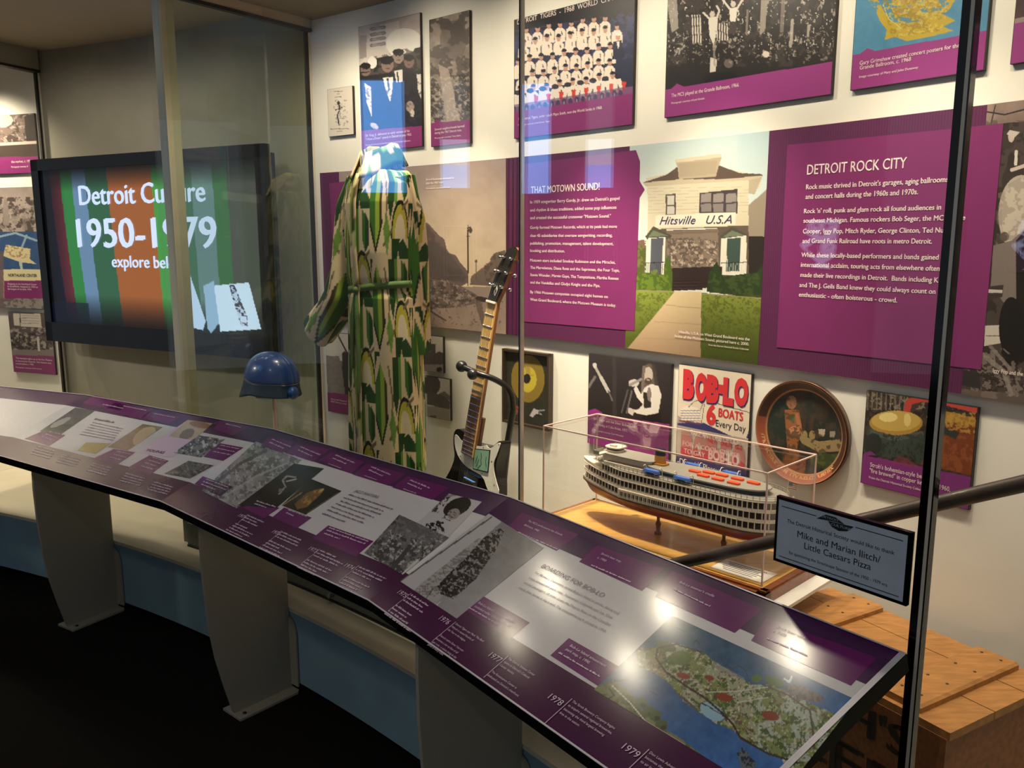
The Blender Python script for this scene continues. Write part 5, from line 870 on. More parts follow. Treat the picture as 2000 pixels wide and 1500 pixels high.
# ================================================================== GUITAR AND STAND
nut=onR(965.5,590,7.345); heel=onR(919,872,7.30); gv=(nut-heel)/np.linalg.norm(nut-heel)
gx=np.r_[tr(45.0),0]; gx=gx-gv*(gx@gv); gx/=np.linalg.norm(gx); gn=np.cross(gx,gv)          # gn: out of the face, towards the visitor's left
if gn@np.r_[nr(45),0]>0: gn=-gn
def gt(u,v): q=onplane(u,v,heel,gn); d=q-heel; return d@gx,d@gv
def gp(x,y,k=0): return heel+gx*x+gv*y+gn*k
gui=thing('electric_guitar','black and white electric guitar with a maple neck, leaning in a stand','guitar',gp(0,-.42))
NL=np.linalg.norm(nut-heel)
def sm_(pts,it=2):
    p=[np.array(q,float) for q in pts]
    for _ in range(it): p=[x for i in range(len(p)) for x in (p[i]*.75+p[(i+1)%len(p)]*.25,p[i]*.25+p[(i+1)%len(p)]*.75)]
    return p
out=[gt(*q) for q in ((884,850),(888,839),(896,837),(906,846),(911,862),(918,866),(944,872),(950,872),(958,874),(966,868),(975,860),(979,866),(974,884),(968,902),(967,920),(972,945))]
out+=[(.175,-.24),(.185,-.31),(.15,-.385),(.07,-.42),(-.03,-.425),(-.12,-.40),(-.165,-.33),(-.155,-.25)]+[gt(*q) for q in ((872,930),(884,905),(887,888),(884,870))]
M['lac']=mat('black_lacquer',(16,13,12),.3,coat=.12,vary=.1,scale=10,coatr=.25,spec=.3); o=sm_(out); MB().prism([gp(*q,-.003) for q in o],-gn*.042,0,True).build('body','lac',gui)
pg=[gt(*q) for q in ((887,850),(891,848),(901,862),(914,866),(918,870),(942,872),(950,868),(951,873),(958,876),(970,866),(976,864),(977,868),(971,886),(964,902),(963,915),(967,935),(976,965),(962,975),(951,955),(943,930),(925,920),(909,911),(895,893),(888,872))]
M['pg']=mat('cream_pickguard',(232,226,208),.25,coat=.3,vary=.03,scale=40); MB().prism([gp(*q,-.003) for q in sm_(pg,1)],gn*.0025).build('pickguard','pg',gui)
for u,v in ((888,852),(915,868),(944,874),(974,868),(960,901),(965,947),(941,925),(899,891),(955,968)): b=MB(); b.lathe(gp(*gt(u,v),-.0005),[(0,.001),(.0022,.0006),(.0024,0)],10,0,np.array([gx,gv,gn])); b.build('pickguard_screw','steel',gui)
M['maple']=mat('maple_fretboard',(234,188,114),.35,coat=.2,vary=.14,scale=14,stretch=(1,1,.15)); M['neckw']=mat('neck_wood',(136,88,48),.45,vary=.15,scale=14,stretch=(1,1,.2)); M['worn']=mat('worn_fretboard',(150,98,58),.45,vary=.3,scale=30)
w0,w1=.0205,.0265; ye=-.028; NB=MB(); NB.prism([gp(-w1,ye,.006),gp(w1,ye,.006),gp(w0,NL,.006),gp(-w0,NL,.006)],gn*.006); ng=NB.build('fretboard','maple',gui)
NB=MB(); NB.prism([gp(-w1,ye,.0062),gp(w1,ye,.0062),gp(w0,NL,.0062),gp(-w0,NL,.0062)],-gn*.012,0); NB.prism([gp(-w1*.9,ye,-.012),gp(w1*.9,ye,-.012),gp(w1*.9,.10,-.012),gp(-w1*.9,.10,-.012)],-gn*.012); NB.build('neck','neckw',gui)
k0=.36; ww=lambda y:w1+(w0-w1)*(y-ye)/(NL-ye); wr=MB(); wr.prism([gp(-ww(ye),ye,.0121),gp(ww(ye),ye,.0121),gp(ww(.17),.17,.0121),gp(-ww(.17),.17,.0121)],gn*.0003); wr.build('worn_patch','worn',ng)['label']='darker worn lower frets'
scale=(NL-ye)/(1-2**(-21.4/12))
for i in range(1,22):
    y=NL-scale*(1-2**(-i/12)); b=MB(); b.tube([gp(-ww(y),y,.0128),gp(ww(y),y,.0128)],.0013,6); b.build('fret','chrome',ng)
hd=[(-w0,NL),(w0,NL),(.036,NL+.028),(.046,NL+.06),(.058,NL+.165),(.048,NL+.178),(.034,NL+.17),(-.004,NL+.05),(-.012,NL+.036)]
M['hface']=mat('black_headstock_veneer',(20,17,15),.6,vary=.1,spec=.15); hd=[(-.0205,NL),(.0205,NL),(.030,NL+.04),(.034,NL+.075),(.046,NL+.172),(.036,NL+.180),(.006,NL+.172),(-.014,NL+.115),(-.018,NL+.06)]
tl=math.radians(9); hv=gv*math.cos(tl)-gn*math.sin(tl); hn=gn*math.cos(tl)+gv*math.sin(tl); hb=gp(0,NL,.006); hq=lambda x,y,k=0: hb+gx*x+hv*(y-NL)+hn*k
MB().prism([hq(*q,.004) for q in hd],-hn*.015).build('headstock','neckw',gui); MB().prism([hq(*q,.004) for q in hd],hn*.0015).build('headstock_face','hface',gui)
b=MB(); b.box(gp(0,NL,.0135),(.0205,.003,.004),np.array([gx,gv,gn])); b.build('nut','pg',gui)
for i in range(3):
    for s_ in (-1,1):
        y=NL+.05+i*.045; x=s_*.016+.012+.008*i*.4; t_=MB(); t_.lathe(hq(x,y,.005),[(0,.012),(.0045,.012),(.0045,.0)],10,0,np.array([gx,hv,hn])); e=.034+.004*i if s_>0 else -.018+.006*i; t_.tube([hq(e,y,-.004),hq(e+s_*.014,y,-.004)],.0025,6); t_.ball(hq(e+s_*.019,y,-.004),(.007,.007,.006),0,8); t_.build('tuner','chrome',gui)
b=MB(); b.tube([hq(.006,NL+.02,.0062),hq(.010,NL+.035,.0062),hq(.005,NL+.05,.0062),hq(.0,NL+.035,.0062),hq(.003,NL+.022,.0062)],.0012,6); b.build('headstock_emblem','silver',gui)
b=MB()
for i in range(6): x=-.0155+i*.0062; b.tube([gp(x*1.2,-.30,.012),gp(x,NL,.0155),hq(x*1.3+.008,NL+.06,.012)],.0006,5)
b.build('strings','steel',gui)
A=np.array(gt(903,925)); b=MB(); pc=np.array(gt(921,945)); b.box(gp(*pc,.003),(.034,.030,.006),np.array([gx,gv,gn])); b.box(gp(*(pc+[-.004,-.006]),.010),(.026,.020,.004),np.array([gx,gv,gn])); pk=b.build('pickup','chrome',gui)
b=MB()
for i in range(6): b.box(gp(pc[0]-.023+i*.0075,pc[1]+.005,.0145),(.0022,.006,.0012),np.array([gx,gv,gn]))
b.build('bridge_saddle','board',pk)
b=MB(); q=[gt(*x) for x in ((928,876),(958,879),(954,923),(924,916))]; b.prism([gp(*x,.0) for x in q],gn*.0022); cd=b.build('autograph_card','lac',gui)
M['mint']=mat('mint_card',(128,170,140),.5,vary=.08,scale=40); m_=np.mean(q,0); b=MB(); b.prism([gp(*(m_+(np.array(x)-m_)*.92),.0022) for x in q],gn*.0004); b.build('card_face','mint',cd)
b=MB(); g_=lambda u,v:gp(*gt(u,v),.0032)
for pts in (((929,905),(934,890),(931,912),(937,896),(934,914),(940,908)),((941,884),(942,892),(940,899),(942,906)),((951,892),(950,900),(951,911))): b.tube([g_(*x) for x in pts],.0006,5)
b.build('scrawl','txtk',cd)
# stand
stn=thing('guitar_stand','black tubular stand with a padded yoke holding the guitar neck','guitar stand',np.r_[gp(0.08,-.4,-.1)[:2],.3])
M['rub']=mat('black_rubber',(20,20,21),.35,vary=.1,scale=40,coat=.15)
yk=gt(944,727); bk=-.075
top=[gp(yk[0]-.058,yk[1]+.004,.042),gp(yk[0]-.03,yk[1]+.003,.040),gp(yk[0]+.03,yk[1]-.002,.036)]
pts=[gp(yk[0]-.055,yk[1]+.004,.040),gp(yk[0]-.02,yk[1]+.003,.040),gp(yk[0]+.02,yk[1],.038),gp(yk[0]+.05,yk[1]-.004,.01),gp(yk[0]+.075,yk[1]-.022,-.03),gp(yk[0]+.088,yk[1]-.05,-.055),gp(yk[0]+.09,yk[1]-.10,-.07)]
P_=np.array(pts); tt=np.linspace(0,1,len(P_)); t2=np.linspace(0,1,40); P2=np.stack([np.interp(t2,tt,P_[:,i]) for i in range(3)],1)
for _ in range(8): P2[1:-1]=(P2[:-2]+2*P2[1:-1]+P2[2:])/4
MB().tube(P2,.0095,12).build('neck_arm','rub',stn)
b=MB(); b.ball(P2[0]-(P2[1]-P2[0])*1.0,.0185,0,16); b.build('rubber_end','rub',stn); b=MB(); b.ball(gp(yk[0]+.008,yk[1]-.004,.052),.0175,0,16); b.tube([gp(yk[0]+.008,yk[1]-.004,.05),gp(yk[0]+.012,yk[1]-.004,.03)],.009,8); b.build('rubber_end','rub',stn)
low=gp(yk[0]+.09,yk[1]-.10,-.07); ft=np.r_[gp(.07,-.3,-.09)[:2],.32]; b=MB(); b.tube([P2[-1],gp(yk[0]+.085,yk[1]-.2,-.075),ft],.0105,12); b.build('upright','rub',stn)
for dx,dy in ((-.14,.02),(.12,.03),(.0,-.16)): b=MB(); e=ft+gx*[1,1,0]*dx+np.r_[nr(45),0]*-dy*.6; e[2]=.308; b.tube([ft+[0,0,.05],(ft+e)/2+[0,0,.03],e],.008,8); b.build('leg','rub',stn)
b=MB(); b.tube([gp(-.10,-.435,-.06),gp(-.10,-.435,.03),gp(-.10,-.40,.035)],.009,8); b.tube([gp(.10,-.435,-.06),gp(.10,-.435,.03),gp(.10,-.40,.035)],.009,8); b.tube([gp(-.10,-.435,-.06),ft+[0,0,.06],gp(.10,-.435,-.06)],.009,8); b.build('cradle','rub',stn)
# ================================================================== MODEL SHIP IN ITS ACRYLIC CASE
ZT=1.05; c4=[atz(*q,ZT) for q in ((1062,832),(1487,922),(1597,885),(1150,808))]
sx=(c4[1]-c4[0]); LX=np.linalg.norm(sx); sx/=LX; sy=np.array([-sx[1],sx[0],0]); sy=sy if sy@np.r_[nr(39),0]>0 else -sy
cen=(c4[0]+c4[1]+c4[2]+c4[3])/4; dp=abs((c4[2]-c4[1])@sy)*.5+abs((c4[3]-c4[0])@sy)*.5; o0=c4[0]; ZBs=.790
LX=((c4[1]-c4[0])@sx+(c4[2]-c4[3])@sx)/2
def sp(x,y,z): q=o0[:2]+sx[:2]*x+sy[:2]*y; return np.array([q[0],q[1],z])   # x: bow to stern, y: towards the wall
AX=np.array([sx,sy,[0,0,1]])
ped=thing('pedestal','white pedestal block under the wooden base of the model ship','pedestal',sp(LX/2,dp/2,.3))
MB().box(sp((LX-.115)/2,dp/2,.526),((LX-.035)/2,dp/2+.02,.226),AX).build('block','white',ped); MB().box(sp(LX/2+.008,dp/2,.756),(LX/2+.051,dp/2+.033,.004),AX).build('top','white',ped)
M['oak']=mat('honey_wood',(216,166,84),.35,coat=.3,vary=.14,scale=9,stretch=(1.5,14,4)); M['mah']=mat('red_brown_wood',(132,72,38),.35,coat=.3,vary=.2,scale=12,stretch=(2,10,4))
base=thing('ship_plinth','honey coloured wooden base board with a moulded edge, under the acrylic cover','plinth',sp(LX/2,dp/2,.76))
MB().box(sp(LX/2,dp/2,.7865),(LX/2+.004,dp/2+.004,.0035),AX).build('board','oak',base)
b=MB(); 
for (x,y,hx,hy) in ((LX/2,-.010,LX/2+.022,.012),(LX/2,dp+.010,LX/2+.022,.012),(-.010,dp/2,.012,dp/2+.022),(LX+.010,dp/2,.012,dp/2+.022)): b.box(sp(x,y,.772),(hx,hy,.012),AX); b.box(sp(x,y*1.0+(0.004 if y<.01 else (-.004 if y>dp else 0)),.786),(hx-.004,max(hy-.005,.006),.003),AX)
b.build('moulding','mah',base); b=MB(); b.box(sp(.028,.012,.7905),(.028,.010,.001),AX); b.build('name_plate','tin',base)
cv=thing('acrylic_cover','clear acrylic cover with bright edges over the model ship','display cover',sp(LX/2,dp/2,ZBs))
h=(ZT-ZBs)/2; zm=(ZT+ZBs)/2; t_=.0025
for cx,cy,cz,hx,hy,hz in ((LX/2,t_,zm,LX/2,t_,h),(LX/2,dp-t_,zm,LX/2,t_,h),(t_,dp/2,zm,t_,dp/2,h),(LX-t_,dp/2,zm,t_,dp/2,h),(LX/2,dp/2,ZT-t_,LX/2,dp/2,t_)): MB().box(sp(cx,cy,cz),(hx-.001,hy if hy<.01 else hy-.001,hz),AX).build('acrylic_sheet','acry',cv)
b=MB(); e=.0016
for x in (0,LX):
    for y in (0,dp): b.box(sp(x,y,zm),(e,e,h),AX)
    b.box(sp(x,dp/2,ZT),(e,dp/2,e),AX)
for y in (0,dp): b.box(sp(LX/2,y,ZT),(LX/2,e,e),AX)
b.build('bright_edge','acryedge',cv)
cardt=thing('base_label','white printed label card lying at the right end of the wooden base','label card',sp(LX-.085,.055,ZBs))
MB().box(sp(LX-.075,.052,ZBs+.0012),(.066,.036,.0008),AX).build('card','white',cardt); b=MB()
for k in range(6): b.box(sp(LX-.078,.075-.009*k,ZBs+.0022),(.05-.006*(k%3),.0012,.0002),AX)
b.build('print_lines','board',cardt)
# --- ship: hull plan and decks
SL0,SL1,YC=.045,LX-.012,dp*.52; HW=.070
def hw(u): # half width at share u from bow to stern
    return HW*(min(1,(u/.30))**.62 if u<.30 else 1.0)*(1 if u<.80 else math.sqrt(max(0,1-((u-.80)/.20)**2.6))*1.0)
def sheer(u): return .010*max(0,1-u/.45)**2
US=np.concatenate([np.linspace(0,.3,22)**1.0,np.linspace(.32,.8,14),.8+.2*np.sin(np.linspace(.05,1,14)*math.pi/2)])
def outline(s,z,grow=0,u0=0,u1=1):
    us=[u for u in US if u0<=u<=u1]; us[0]=u0; us[-1]=u1
    up=[(SL0+(SL1-SL0)*u,max(hw(u)+grow,.001)*s) for u in us]
    return [(x,YC-w,z+sheer(u)) for (x,w),u in zip(up,us)]+[(x,YC+w,z+sheer(u)) for (x,w),u in list(zip(up,us))[::-1]]
ship=thing('model_ship','white excursion steamer model with three galleried decks and orange rafts, on two turned posts','ship model',sp(LX/2,YC,.79))
M['shw']=mat('ship_white',(232,220,198),.45,vary=.02,scale=60); M['red']=mat('hull_red',(122,12,18),.35,vary=.06,scale=40); M['brown']=mat('ship_window_brown',(46,32,24),.4,vary=.25,scale=90); M['dgrey']=mat('ship_deck_grey',(146,142,132),.6,vary=.04,scale=50)
M['navy']=mat('ship_navy',(24,28,52),.5,vary=.05); M['must']=mat('funnel_mustard',(172,118,44),.4,vary=.06,scale=30); M['orng']=mat('raft_orange',(232,84,44),.5,vary=.04,scale=60); M['lbl']=mat('lifeboat_blue',(52,96,184),.5,vary=.05,scale=60); M['rail_']=mat('guard_brown',(74,56,44),.5,vary=.1,scale=50)
def slab(rings,mi=0,mb=None):
    mb=mb or MB(); n=len(rings[0]); vs=[sp(*p) for r in rings for p in r]; k=len(rings)
    mb.add(vs,[(i*n+j,i*n+(j+1)%n,(i+1)*n+(j+1)%n,(i+1)*n+j) for i in range(k-1) for j in range(n)],mi); mb.add(vs[:n],[tuple(range(n))[::-1]],mi); mb.add(vs[-n:],[tuple(range(n))],mi); return mb
zk,z1=.856,.886
def keelr(s,z,du=0): return [(SL0+(x-SL0)*(1-.05*du)+.02*du if x<.3 else x-.035*du,YC+(y-YC)*s,z+(zz-zk)) for x,y,zz in outline(1,zk)]
slab([keelr(.12,.846,2.0),keelr(.50,.850,1.4),keelr(.74,.860,.9),keelr(.88,.872,.5),keelr(.95,.881,.15)]).build('red_hull','red',ship)
slab([keelr(.952,.881,.15),outline(1,.886)]).build('white_hull','shw',ship)
slab([outline(1,.884,.004),outline(1,.8875,.004)]).build('guard_rail','rail_',ship)
LV=((.8875,.912),(.912,.936),(.936,.960)); post=[]
for k,(za,zb_) in enumerate(LV):
    u0=(0.03,.05,.16)[k]; d=MB()
    slab([outline(1,za,-.008,u0,.985),outline(1,zb_,-.008,u0,.985)],1,d)              # dark window band set back
    slab([outline(1,zb_-.0028,.0005,(.0,.0,.10)[k]),outline(1,zb_-.0005,.0005,(.0,.0,.10)[k])],0,d)
    slab([outline(1,za,-.0004,(.0,.0,.10)[k]),outline(1,za+.0045,-.0004,(.0,.0,.10)[k])],0,d)
    n=44
    for i in range(n):
        u=max(u0+.01,.02)+(.99-max(u0+.01,.02))*i/(n-1); x=SL0+(SL1-SL0)*u; 
        for s in (-1,1): d.box(sp(x,YC+s*max(hw(u)-.001,.001),(za+zb_)/2+sheer(u)),(.0011,.0011,(zb_-za)/2),AX,0)
    for i in range(9):
        q=math.pi*(i+.5)/9-math.pi/2; d.box(sp(SL1-.002+0*.0,YC+HW*.55*math.sin(q),(za+zb_)/2),(.0011,.0011,(zb_-za)/2),AX,0)
    d.build('gallery_deck',['shw','brown'],ship)
b=MB(); slab([outline(1.0,.936,-.001,0,.17),outline(1.0,.944,-.001,0,.17)],0,b); b.build('bow_bulwark','shw',ship)
# white side panel with its row of cabin windows
b=MB(); x0,x1=SL0+.29*(SL1-SL0),SL0+.66*(SL1-SL0); b.box(sp((x0+x1)/2,YC-HW-.0012,.8995),((x1-x0)/2,.0016,.0115),AX,0)
for i in range(17):
    x=x0+.012+(x1-x0-.024)*i/16; b.box(sp(x,YC-HW-.0030,.9005),(.0038 if i not in (8,9,10) else .0052,.0006,.0052),AX,1); b.box(sp(x,YC-HW-.0034,.9005),(.0006,.0006,.0052),AX,0)
b.build('cabin_side',['shw','brown'],ship)
nm=MB(); ptext(nm,'STE. CLAIRE',sp(x0+.055,YC-HW*1.0-.0016,.8785),sx,np.array([0,0,1]),.05,.0045,0,.02); nm.build('ship_name','red',ship)
b=MB(); slab([outline(1,.9598,-.001,.11),outline(1,.9618,-.001,.11)],0,b); b.build('boat_deck','dgrey',ship)
def oval(x0,x1,w,z,n=28,p=2.6,sq=0):
    r=[]; xc,hx=(x0+x1)/2,(x1-x0)/2
    for q in np.linspace(0,2*math.pi,n,endpoint=False):
        c_,s_=math.cos(q),math.sin(q); r.append((xc+hx*abs(c_)**(2/p)*(1 if c_>0 else -1),YC+w*abs(s_)**(2/p)*(1 if s_>0 else -1),z))
    return r
xa,xb=SL0+.36*(SL1-SL0),SL0+.93*(SL1-SL0)
slab([oval(xa+.004,xb-.006,.045,.9618),oval(xa+.004,xb-.006,.045,.974)]).build('upper_house','navy',ship)
slab([oval(xa,xb,.052,.974),oval(xa,xb,.052,.9775)]).build('hurricane_deck','dgrey',ship)
xc,xd=SL0+.13*(SL1-SL0),SL0+.40*(SL1-SL0); b=slab([oval(xc,xd,.034,.9618,24,4),oval(xc,xd,.034,.984,24,4)]); b.build('deck_house','shw',ship); slab([oval(xc-.006,xd+.006,.038,.984,24,4),oval(xc-.006,xd+.006,.038,.9865,24,4)]).build('house_roof','dgrey',ship)
b=MB(); b.box(sp((xc+xd)/2+.02,YC-.046,.967),((xd-xc)/2-.02,.010,.004),AX,1); b.box(sp((xc+xd)/2+.02,YC-.057,.9668),((xd-xc)/2-.018,.0015,.0055),AX,0); b.box(sp(xd,YC-.047,.9668),(.0015,.0115,.0055),AX,0); b.build('light_well',['shw','brown'],ship)
# pilot house with wings, mast
xp=xc+.022; b=MB(); slab([oval(xp-.014,xp+.03,.020,.9865,20,3),oval(xp-.014,xp+.03,.020,.992,20,3)],0,b); slab([oval(xp-.0135,xp+.0295,.0195,.992,20,3),oval(xp-.0135,xp+.0295,.0195,.998,20,3)],1,b); slab([oval(xp-.017,xp+.034,.024,.998,20,3),oval(xp-.017,xp+.034,.024,1.001,20,3)],0,b); b.build('pilot_house',['shw','brown'],ship)
b=MB(); 
for s in (-1,1): b.box(sp(xp-.008,YC+s*.042,.986),(.009,.020,.0012),AX,0); b.box(sp(xp-.016,YC+s*.042,.991),(.0012,.020,.005),AX,1); b.box(sp(xp-.008,YC+s*.061,.991),(.009,.0012,.005),AX,1)
b.build('bridge_wing',['shw','dgrey'],ship)
b=MB(); b.tube([sp(xp+.008,YC,1.001),sp(xp+.008,YC,1.014)],.0008,5); b.tube([sp(xp+.03,YC,1.001),sp(xp+.034,YC,1.012),sp(xp+.028,YC,1.010)],.001,5); b.tube([sp(SL0+.02,YC-.004,.945),sp(SL0+.02,YC-.004,1.006)],.0005,5); b.tube([sp(SL0+.03,YC+.004,.945),sp(SL0+.03,YC+.004,1.006)],.0005,5); b.box(sp(xp+.01,YC-.012,1.004),(.010,.004,.0025),AX); b.build('mast','shw',ship)
# funnel
xf=xd+.012; b=MB(); slab([oval(xf-.022,xf+.022,.016,.9775,20,4),oval(xf-.022,xf+.022,.016,.982,20,4)],0,b); slab([oval(xf-.016,xf+.016,.011,.982,24),oval(xf-.0145,xf+.0145,.010,1.002,24)],0,b); slab([oval(xf-.0145,xf+.0145,.010,1.002,24),oval(xf-.0135,xf+.0135,.0095,1.019,24)],1,b); b.build('funnel',['must','navy'],ship)
# rafts
xr=xb-.205
for i,(x,y) in enumerate(((0,.0),(.036,-.018),(.030,.016),(.078,-.02),(.066,.018),(.122,-.022),(.110,.016),(.155,.012))):
    b=MB(); r0=[(xr+x+.016*a_,YC+y+.0075*b_,.9776) for a_,b_ in ((-1,-.5),(-.8,-1),(.8,-1),(1,-.5),(1,.5),(.8,1),(-.8,1),(-1,.5))]; slab([r0,[(p[0],p[1],.9825) for p in r0]],0,b); b.build('life_raft','orng',ship)
for k,(u,s) in enumerate(((.45,-1),(.60,-1),(.52,1),(.70,1))):
    x=SL0+u*(SL1-SL0); b=MB(); y=YC+s*.061
    r=lambda w,hh,z:[(x+hh*math.cos(q),y+w*math.sin(q),z) for q in np.linspace(0,2*math.pi,16,endpoint=False)]
    slab([r(.004,.022,.965),r(.008,.027,.970),r(.008,.027,.973)],1,b); slab([r(.008,.027,.973),r(.006,.024,.9785),r(.001,.018,.981)],0,b); o=b.build('lifeboat',['lbl','navy'],ship)
    b=MB()
    for d_ in (-.024,.024): b.tube([sp(x+d_,y-s*.012,.962),sp(x+d_,y-s*.010,.982),sp(x+d_,y-s*.004,.987),sp(x+d_,y+s*.003,.985)],.0011,5)
    b.build('davit','shw',o)
b=MB(); n=40
for i in range(n):
    u=.12+.86*i/(n-1); x=SL0+(SL1-SL0)*u
    for s in (-1,1): b.box(sp(x,YC+s*max(hw(u)-.002,0),.966),(.0005,.0005,.0055),AX)
for z in (.9665,.9715):
    for s in (-1,1): b.tube([sp(SL0+(SL1-SL0)*u,YC+s*max(hw(u)-.002,0),z) for u in np.linspace(.12,.99,40)],.0005,4)
b.build('deck_railing','dgrey',ship)
b=MB(); b.tube([sp(SL1-.012,YC+.02,.962),sp(SL1-.008,YC+.02,1.0)],.0007,5); b.build('flagstaff','shw',ship)
b=MB(); 
for k in range(7): b.box(sp(SL1+.002,YC+.0205,.984+k*.002),(.010,.0004,.001),AX,0 if k%2==0 else 1)
b.box(sp(SL1-.003,YC+.0205,.994),(.005,.0007,.004),AX,2); b.build('ensign',['red','shw','navy'],ship)
b=MB(); b.ball(sp(SL1-.022,YC-.012,.862),(.007,.004,.007),0,10); b.ball(sp(SL1-.022,YC+.012,.862),(.007,.004,.007),0,10); b.box(sp(SL1-.014,YC,.862),(.003,.002,.012),AX); b.build('propeller','silver',ship)
for u in (.42,.74):
    MB().lathe(sp(SL0+u*(SL1-SL0),YC,ZBs+.0005),[(.010,0),(.010,.004),(.005,.008),(.006,.02),(.008,.028),(.004,.036),(.005,.05),(.006,.056),(0,.056)],14).build('turned_post','mah',ship)
# ================================================================== BEER CRATE
ZC=.695; k1=atz(1850,1430,ZC); k2=atz(2000,1358,ZC); k3=atz(1630,1150,ZC); k0=atz(1735,1372,ZC)
yv=(k2-k1); yv/=np.linalg.norm(yv); xv=np.array([yv[1],-yv[0],0]); xv=xv if xv@np.r_[tr(35),0]>0 else -xv
DL=(k1-k3)@(-yv)*-1; LLn=abs((k1-k3)@xv)
CX=np.array([xv,yv,[0,0,1]]); crate=None
def kp(x,y,z): return np.array([k1[0],k1[1],0])+xv*x+yv*y+np.array([0,0,z])   # x<=0 from the near right corner, y to the wall
DL=min(.385,abs((k3-k1)@yv))
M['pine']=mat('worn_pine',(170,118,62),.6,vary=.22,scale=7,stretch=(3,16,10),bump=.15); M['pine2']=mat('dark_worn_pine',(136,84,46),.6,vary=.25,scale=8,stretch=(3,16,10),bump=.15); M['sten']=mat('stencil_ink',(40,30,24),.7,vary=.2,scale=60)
crate=thing('beer_crate','worn wooden beer crate with battened lid and black stencilled lettering, at the bottom right','crate',kp(-LLn/2,DL/2,.30))
zt=ZC
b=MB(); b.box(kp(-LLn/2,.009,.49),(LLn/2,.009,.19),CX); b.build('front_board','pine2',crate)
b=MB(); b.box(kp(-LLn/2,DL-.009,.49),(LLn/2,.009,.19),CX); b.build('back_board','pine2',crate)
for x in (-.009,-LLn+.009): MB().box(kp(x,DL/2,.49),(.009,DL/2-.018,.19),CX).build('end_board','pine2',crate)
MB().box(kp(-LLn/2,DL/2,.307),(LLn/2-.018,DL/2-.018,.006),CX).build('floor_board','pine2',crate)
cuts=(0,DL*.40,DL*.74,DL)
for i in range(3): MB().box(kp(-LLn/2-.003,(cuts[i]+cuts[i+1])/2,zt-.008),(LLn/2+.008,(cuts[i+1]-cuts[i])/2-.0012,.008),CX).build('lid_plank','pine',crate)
for x in (-.105,-LLn+.10):
    b=MB(); w=.045; y0,y1=.012,DL-.012; pr=[(x-w,zt),(x+w,zt),(x+w,zt+.010),(x+w-.006,zt+.014),(x-w+.006,zt+.014),(x-w,zt+.010)]; b.prism([kp(q[0],y0,q[1]) for q in pr],yv*(y1-y0)); o=b.build('batten','pine',crate)
    b=MB()
    for y in (.05,.13,.22,.31):
        for d_ in (-.02,.02): b.lathe(kp(x+d_,y,zt+.014),[(0,.001),(.003,.0006),(.0032,0)],8)
    b.build('nail','board',o)
L=MB(); ptext(L,"STROH'S",kp(-LLn+.04,-.0006,.60),xv,np.array([0,0,1]),LLn-.105,.062,0,.03); ptext(L,'BEER',kp(-LLn+.10,-.0006,.49),xv,np.array([0,0,1]),LLn-.15,.075,0,.03); L.build('stencil_lettering','sten',crate)
# ================================================================== SPONSOR SIGN ON THE GLASS
s4=[P(7.045,35.14,1.082),P(7.06,33.05,1.081),P(7.06,33.05,.9605),P(7.045,35.14,.951)]
o_,A,B,d,n=pD
def gl(u,v,off): return onplane(u,v,A-n*off,n)
off=.016; q=[gl(1517,967,off),gl(1781,1042,off),gl(1770,1180,off),gl(1510,1098,off)]
zt_=(q[0][2]+q[1][2])/2; zb_=(q[2][2]+q[3][2])/2; x0=((q[0]-A)@d+(q[3]-A)@d)/2; x1=((q[1]-A)@d+(q[2]-A)@d)/2; b0=A*[1,1,0]-n*off
def gs(x,z,k=0): return b0+d*(x0+x)-n*k+np.array([0,0,z])
Wd=x1-x0; Hs=zt_-zb_; sgn=thing('sponsor_sign','black edged pale blue sponsor plate fixed to the front glass before the crate','sign',gs(Wd/2,zb_))
M['sblue']=mat('pale_blue_plate',(178,192,204),.3,vary=.06,scale=26); b=MB(); ax=np.array([d,-n,[0,0,1]])
b.prism([gs(0,zb_),gs(Wd,zb_),gs(Wd,zt_),gs(0,zt_)],n*.010); b.build('backing','blk2',sgn)
b=MB(); m_=.006; b.prism([gs(m_,zb_+m_,.0002),gs(Wd-m_,zb_+m_,.0002),gs(Wd-m_,zt_-m_,.0002),gs(m_,zt_-m_,.0002)],-n*.0006); b.build('face','sblue',sgn)
L=MB(); zh=np.array([0,0,1.]); K=.0012
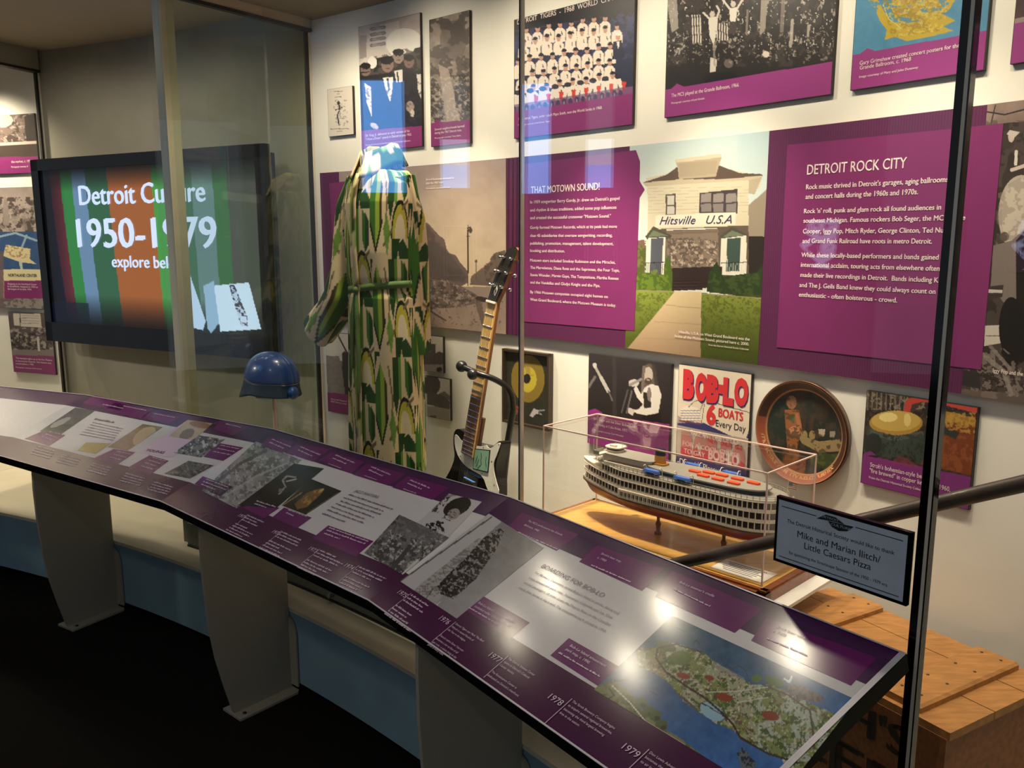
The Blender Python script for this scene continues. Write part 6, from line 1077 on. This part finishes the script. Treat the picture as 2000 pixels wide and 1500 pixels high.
for z in (.865,.10):
    if z>.5:
        for a_,c_ in ((.05,.33),(.62,.95)): L.poly([gs(Wd*a_,zb_+Hs*z-.0006,K),gs(Wd*c_,zb_+Hs*z-.0006,K),gs(Wd*c_,zb_+Hs*z+.0008,K),gs(Wd*a_,zb_+Hs*z+.0008,K)])
    else: L.poly([gs(Wd*.05,zb_+Hs*z-.0006,K),gs(Wd*.95,zb_+Hs*z-.0006,K),gs(Wd*.95,zb_+Hs*z+.0008,K),gs(Wd*.05,zb_+Hs*z+.0008,K)])
for t,w,z,cap,bd in (('The Detroit Historical Society would like to thank',.80,.645,.0072,.0),('Mike and Marian Ilitch/',.62,.475,.0128,.003),('Little Caesars Pizza',.50,.335,.0125,.003),('for sponsoring the Streetscape Sponsor of the 1950 - 1979 era',.74,.185,.006,.0)): ptext(L,t,gs(Wd*.5,zb_+Hs*z,K),d,zh,Wd*w,cap,0,bd,0,.5)
L.build('lettering','txtk',sgn)
e=MB(); pts=[(.34,.80),(.40,.90),(.46,.93),(.52,.88),(.50,.80)]; e.poly([gs(Wd*(x-.0),zb_+Hs*z,K) for x,z in ((.33,.83),(.40,.925),(.475,.925),(.545,.86),(.47,.86))]); e.poly([gs(Wd*x,zb_+Hs*z,K) for x,z in ((.42,.845),(.61,.865),(.565,.775),(.505,.745),(.45,.775))])
ptext(e,'DETROIT',gs(Wd*.37,zb_+Hs*.875,K+.0004),d,zh,Wd*.13,.0038,1,.01); ptext(e,'CULTURE',gs(Wd*.445,zb_+Hs*.80,K+.0004),d,zh,Wd*.145,.0045,1,.01); M['paleink']=mat('pale_blue_ink',(170,190,204),.4,vary=.04); e.build('emblem',['txtk','paleink'],sgn)
b=MB()
for x,z in ((.03,.06),(.97,.06),(.03,.94),(.97,.94)): b.tube([gs(Wd*x,zb_+Hs*z,-.009),gs(Wd*x,zb_+Hs*z,-off+.0005)],.004,8)
b.build('standoff','steel',sgn)
# ================================================================== DARK POLE INSIDE THE CASE
M['pole']=mat('dark_brown_pole',(62,48,38),.45,vary=.3,scale=40,stretch=(1,1,1),coat=.1)
a=onR(1290,1108,7.112); b_=onR(2010,942,7.16); dv=(b_-a); t=thing('wooden_pole','dark brown round pole slanting up to the right between the ship case and the sign','pole',a-dv*.12)
MB().tube([a-dv*.12,a,(a+b_)/2,b_,b_+dv*.4],.0135,16).build('shaft','pole',t); MB().lathe(b_+dv*.4,[(0,.004),(.016,.004),(.016,-.02)],16,0,np.array([sy,[0,0,1],sx])).build('end_cap','black',t)
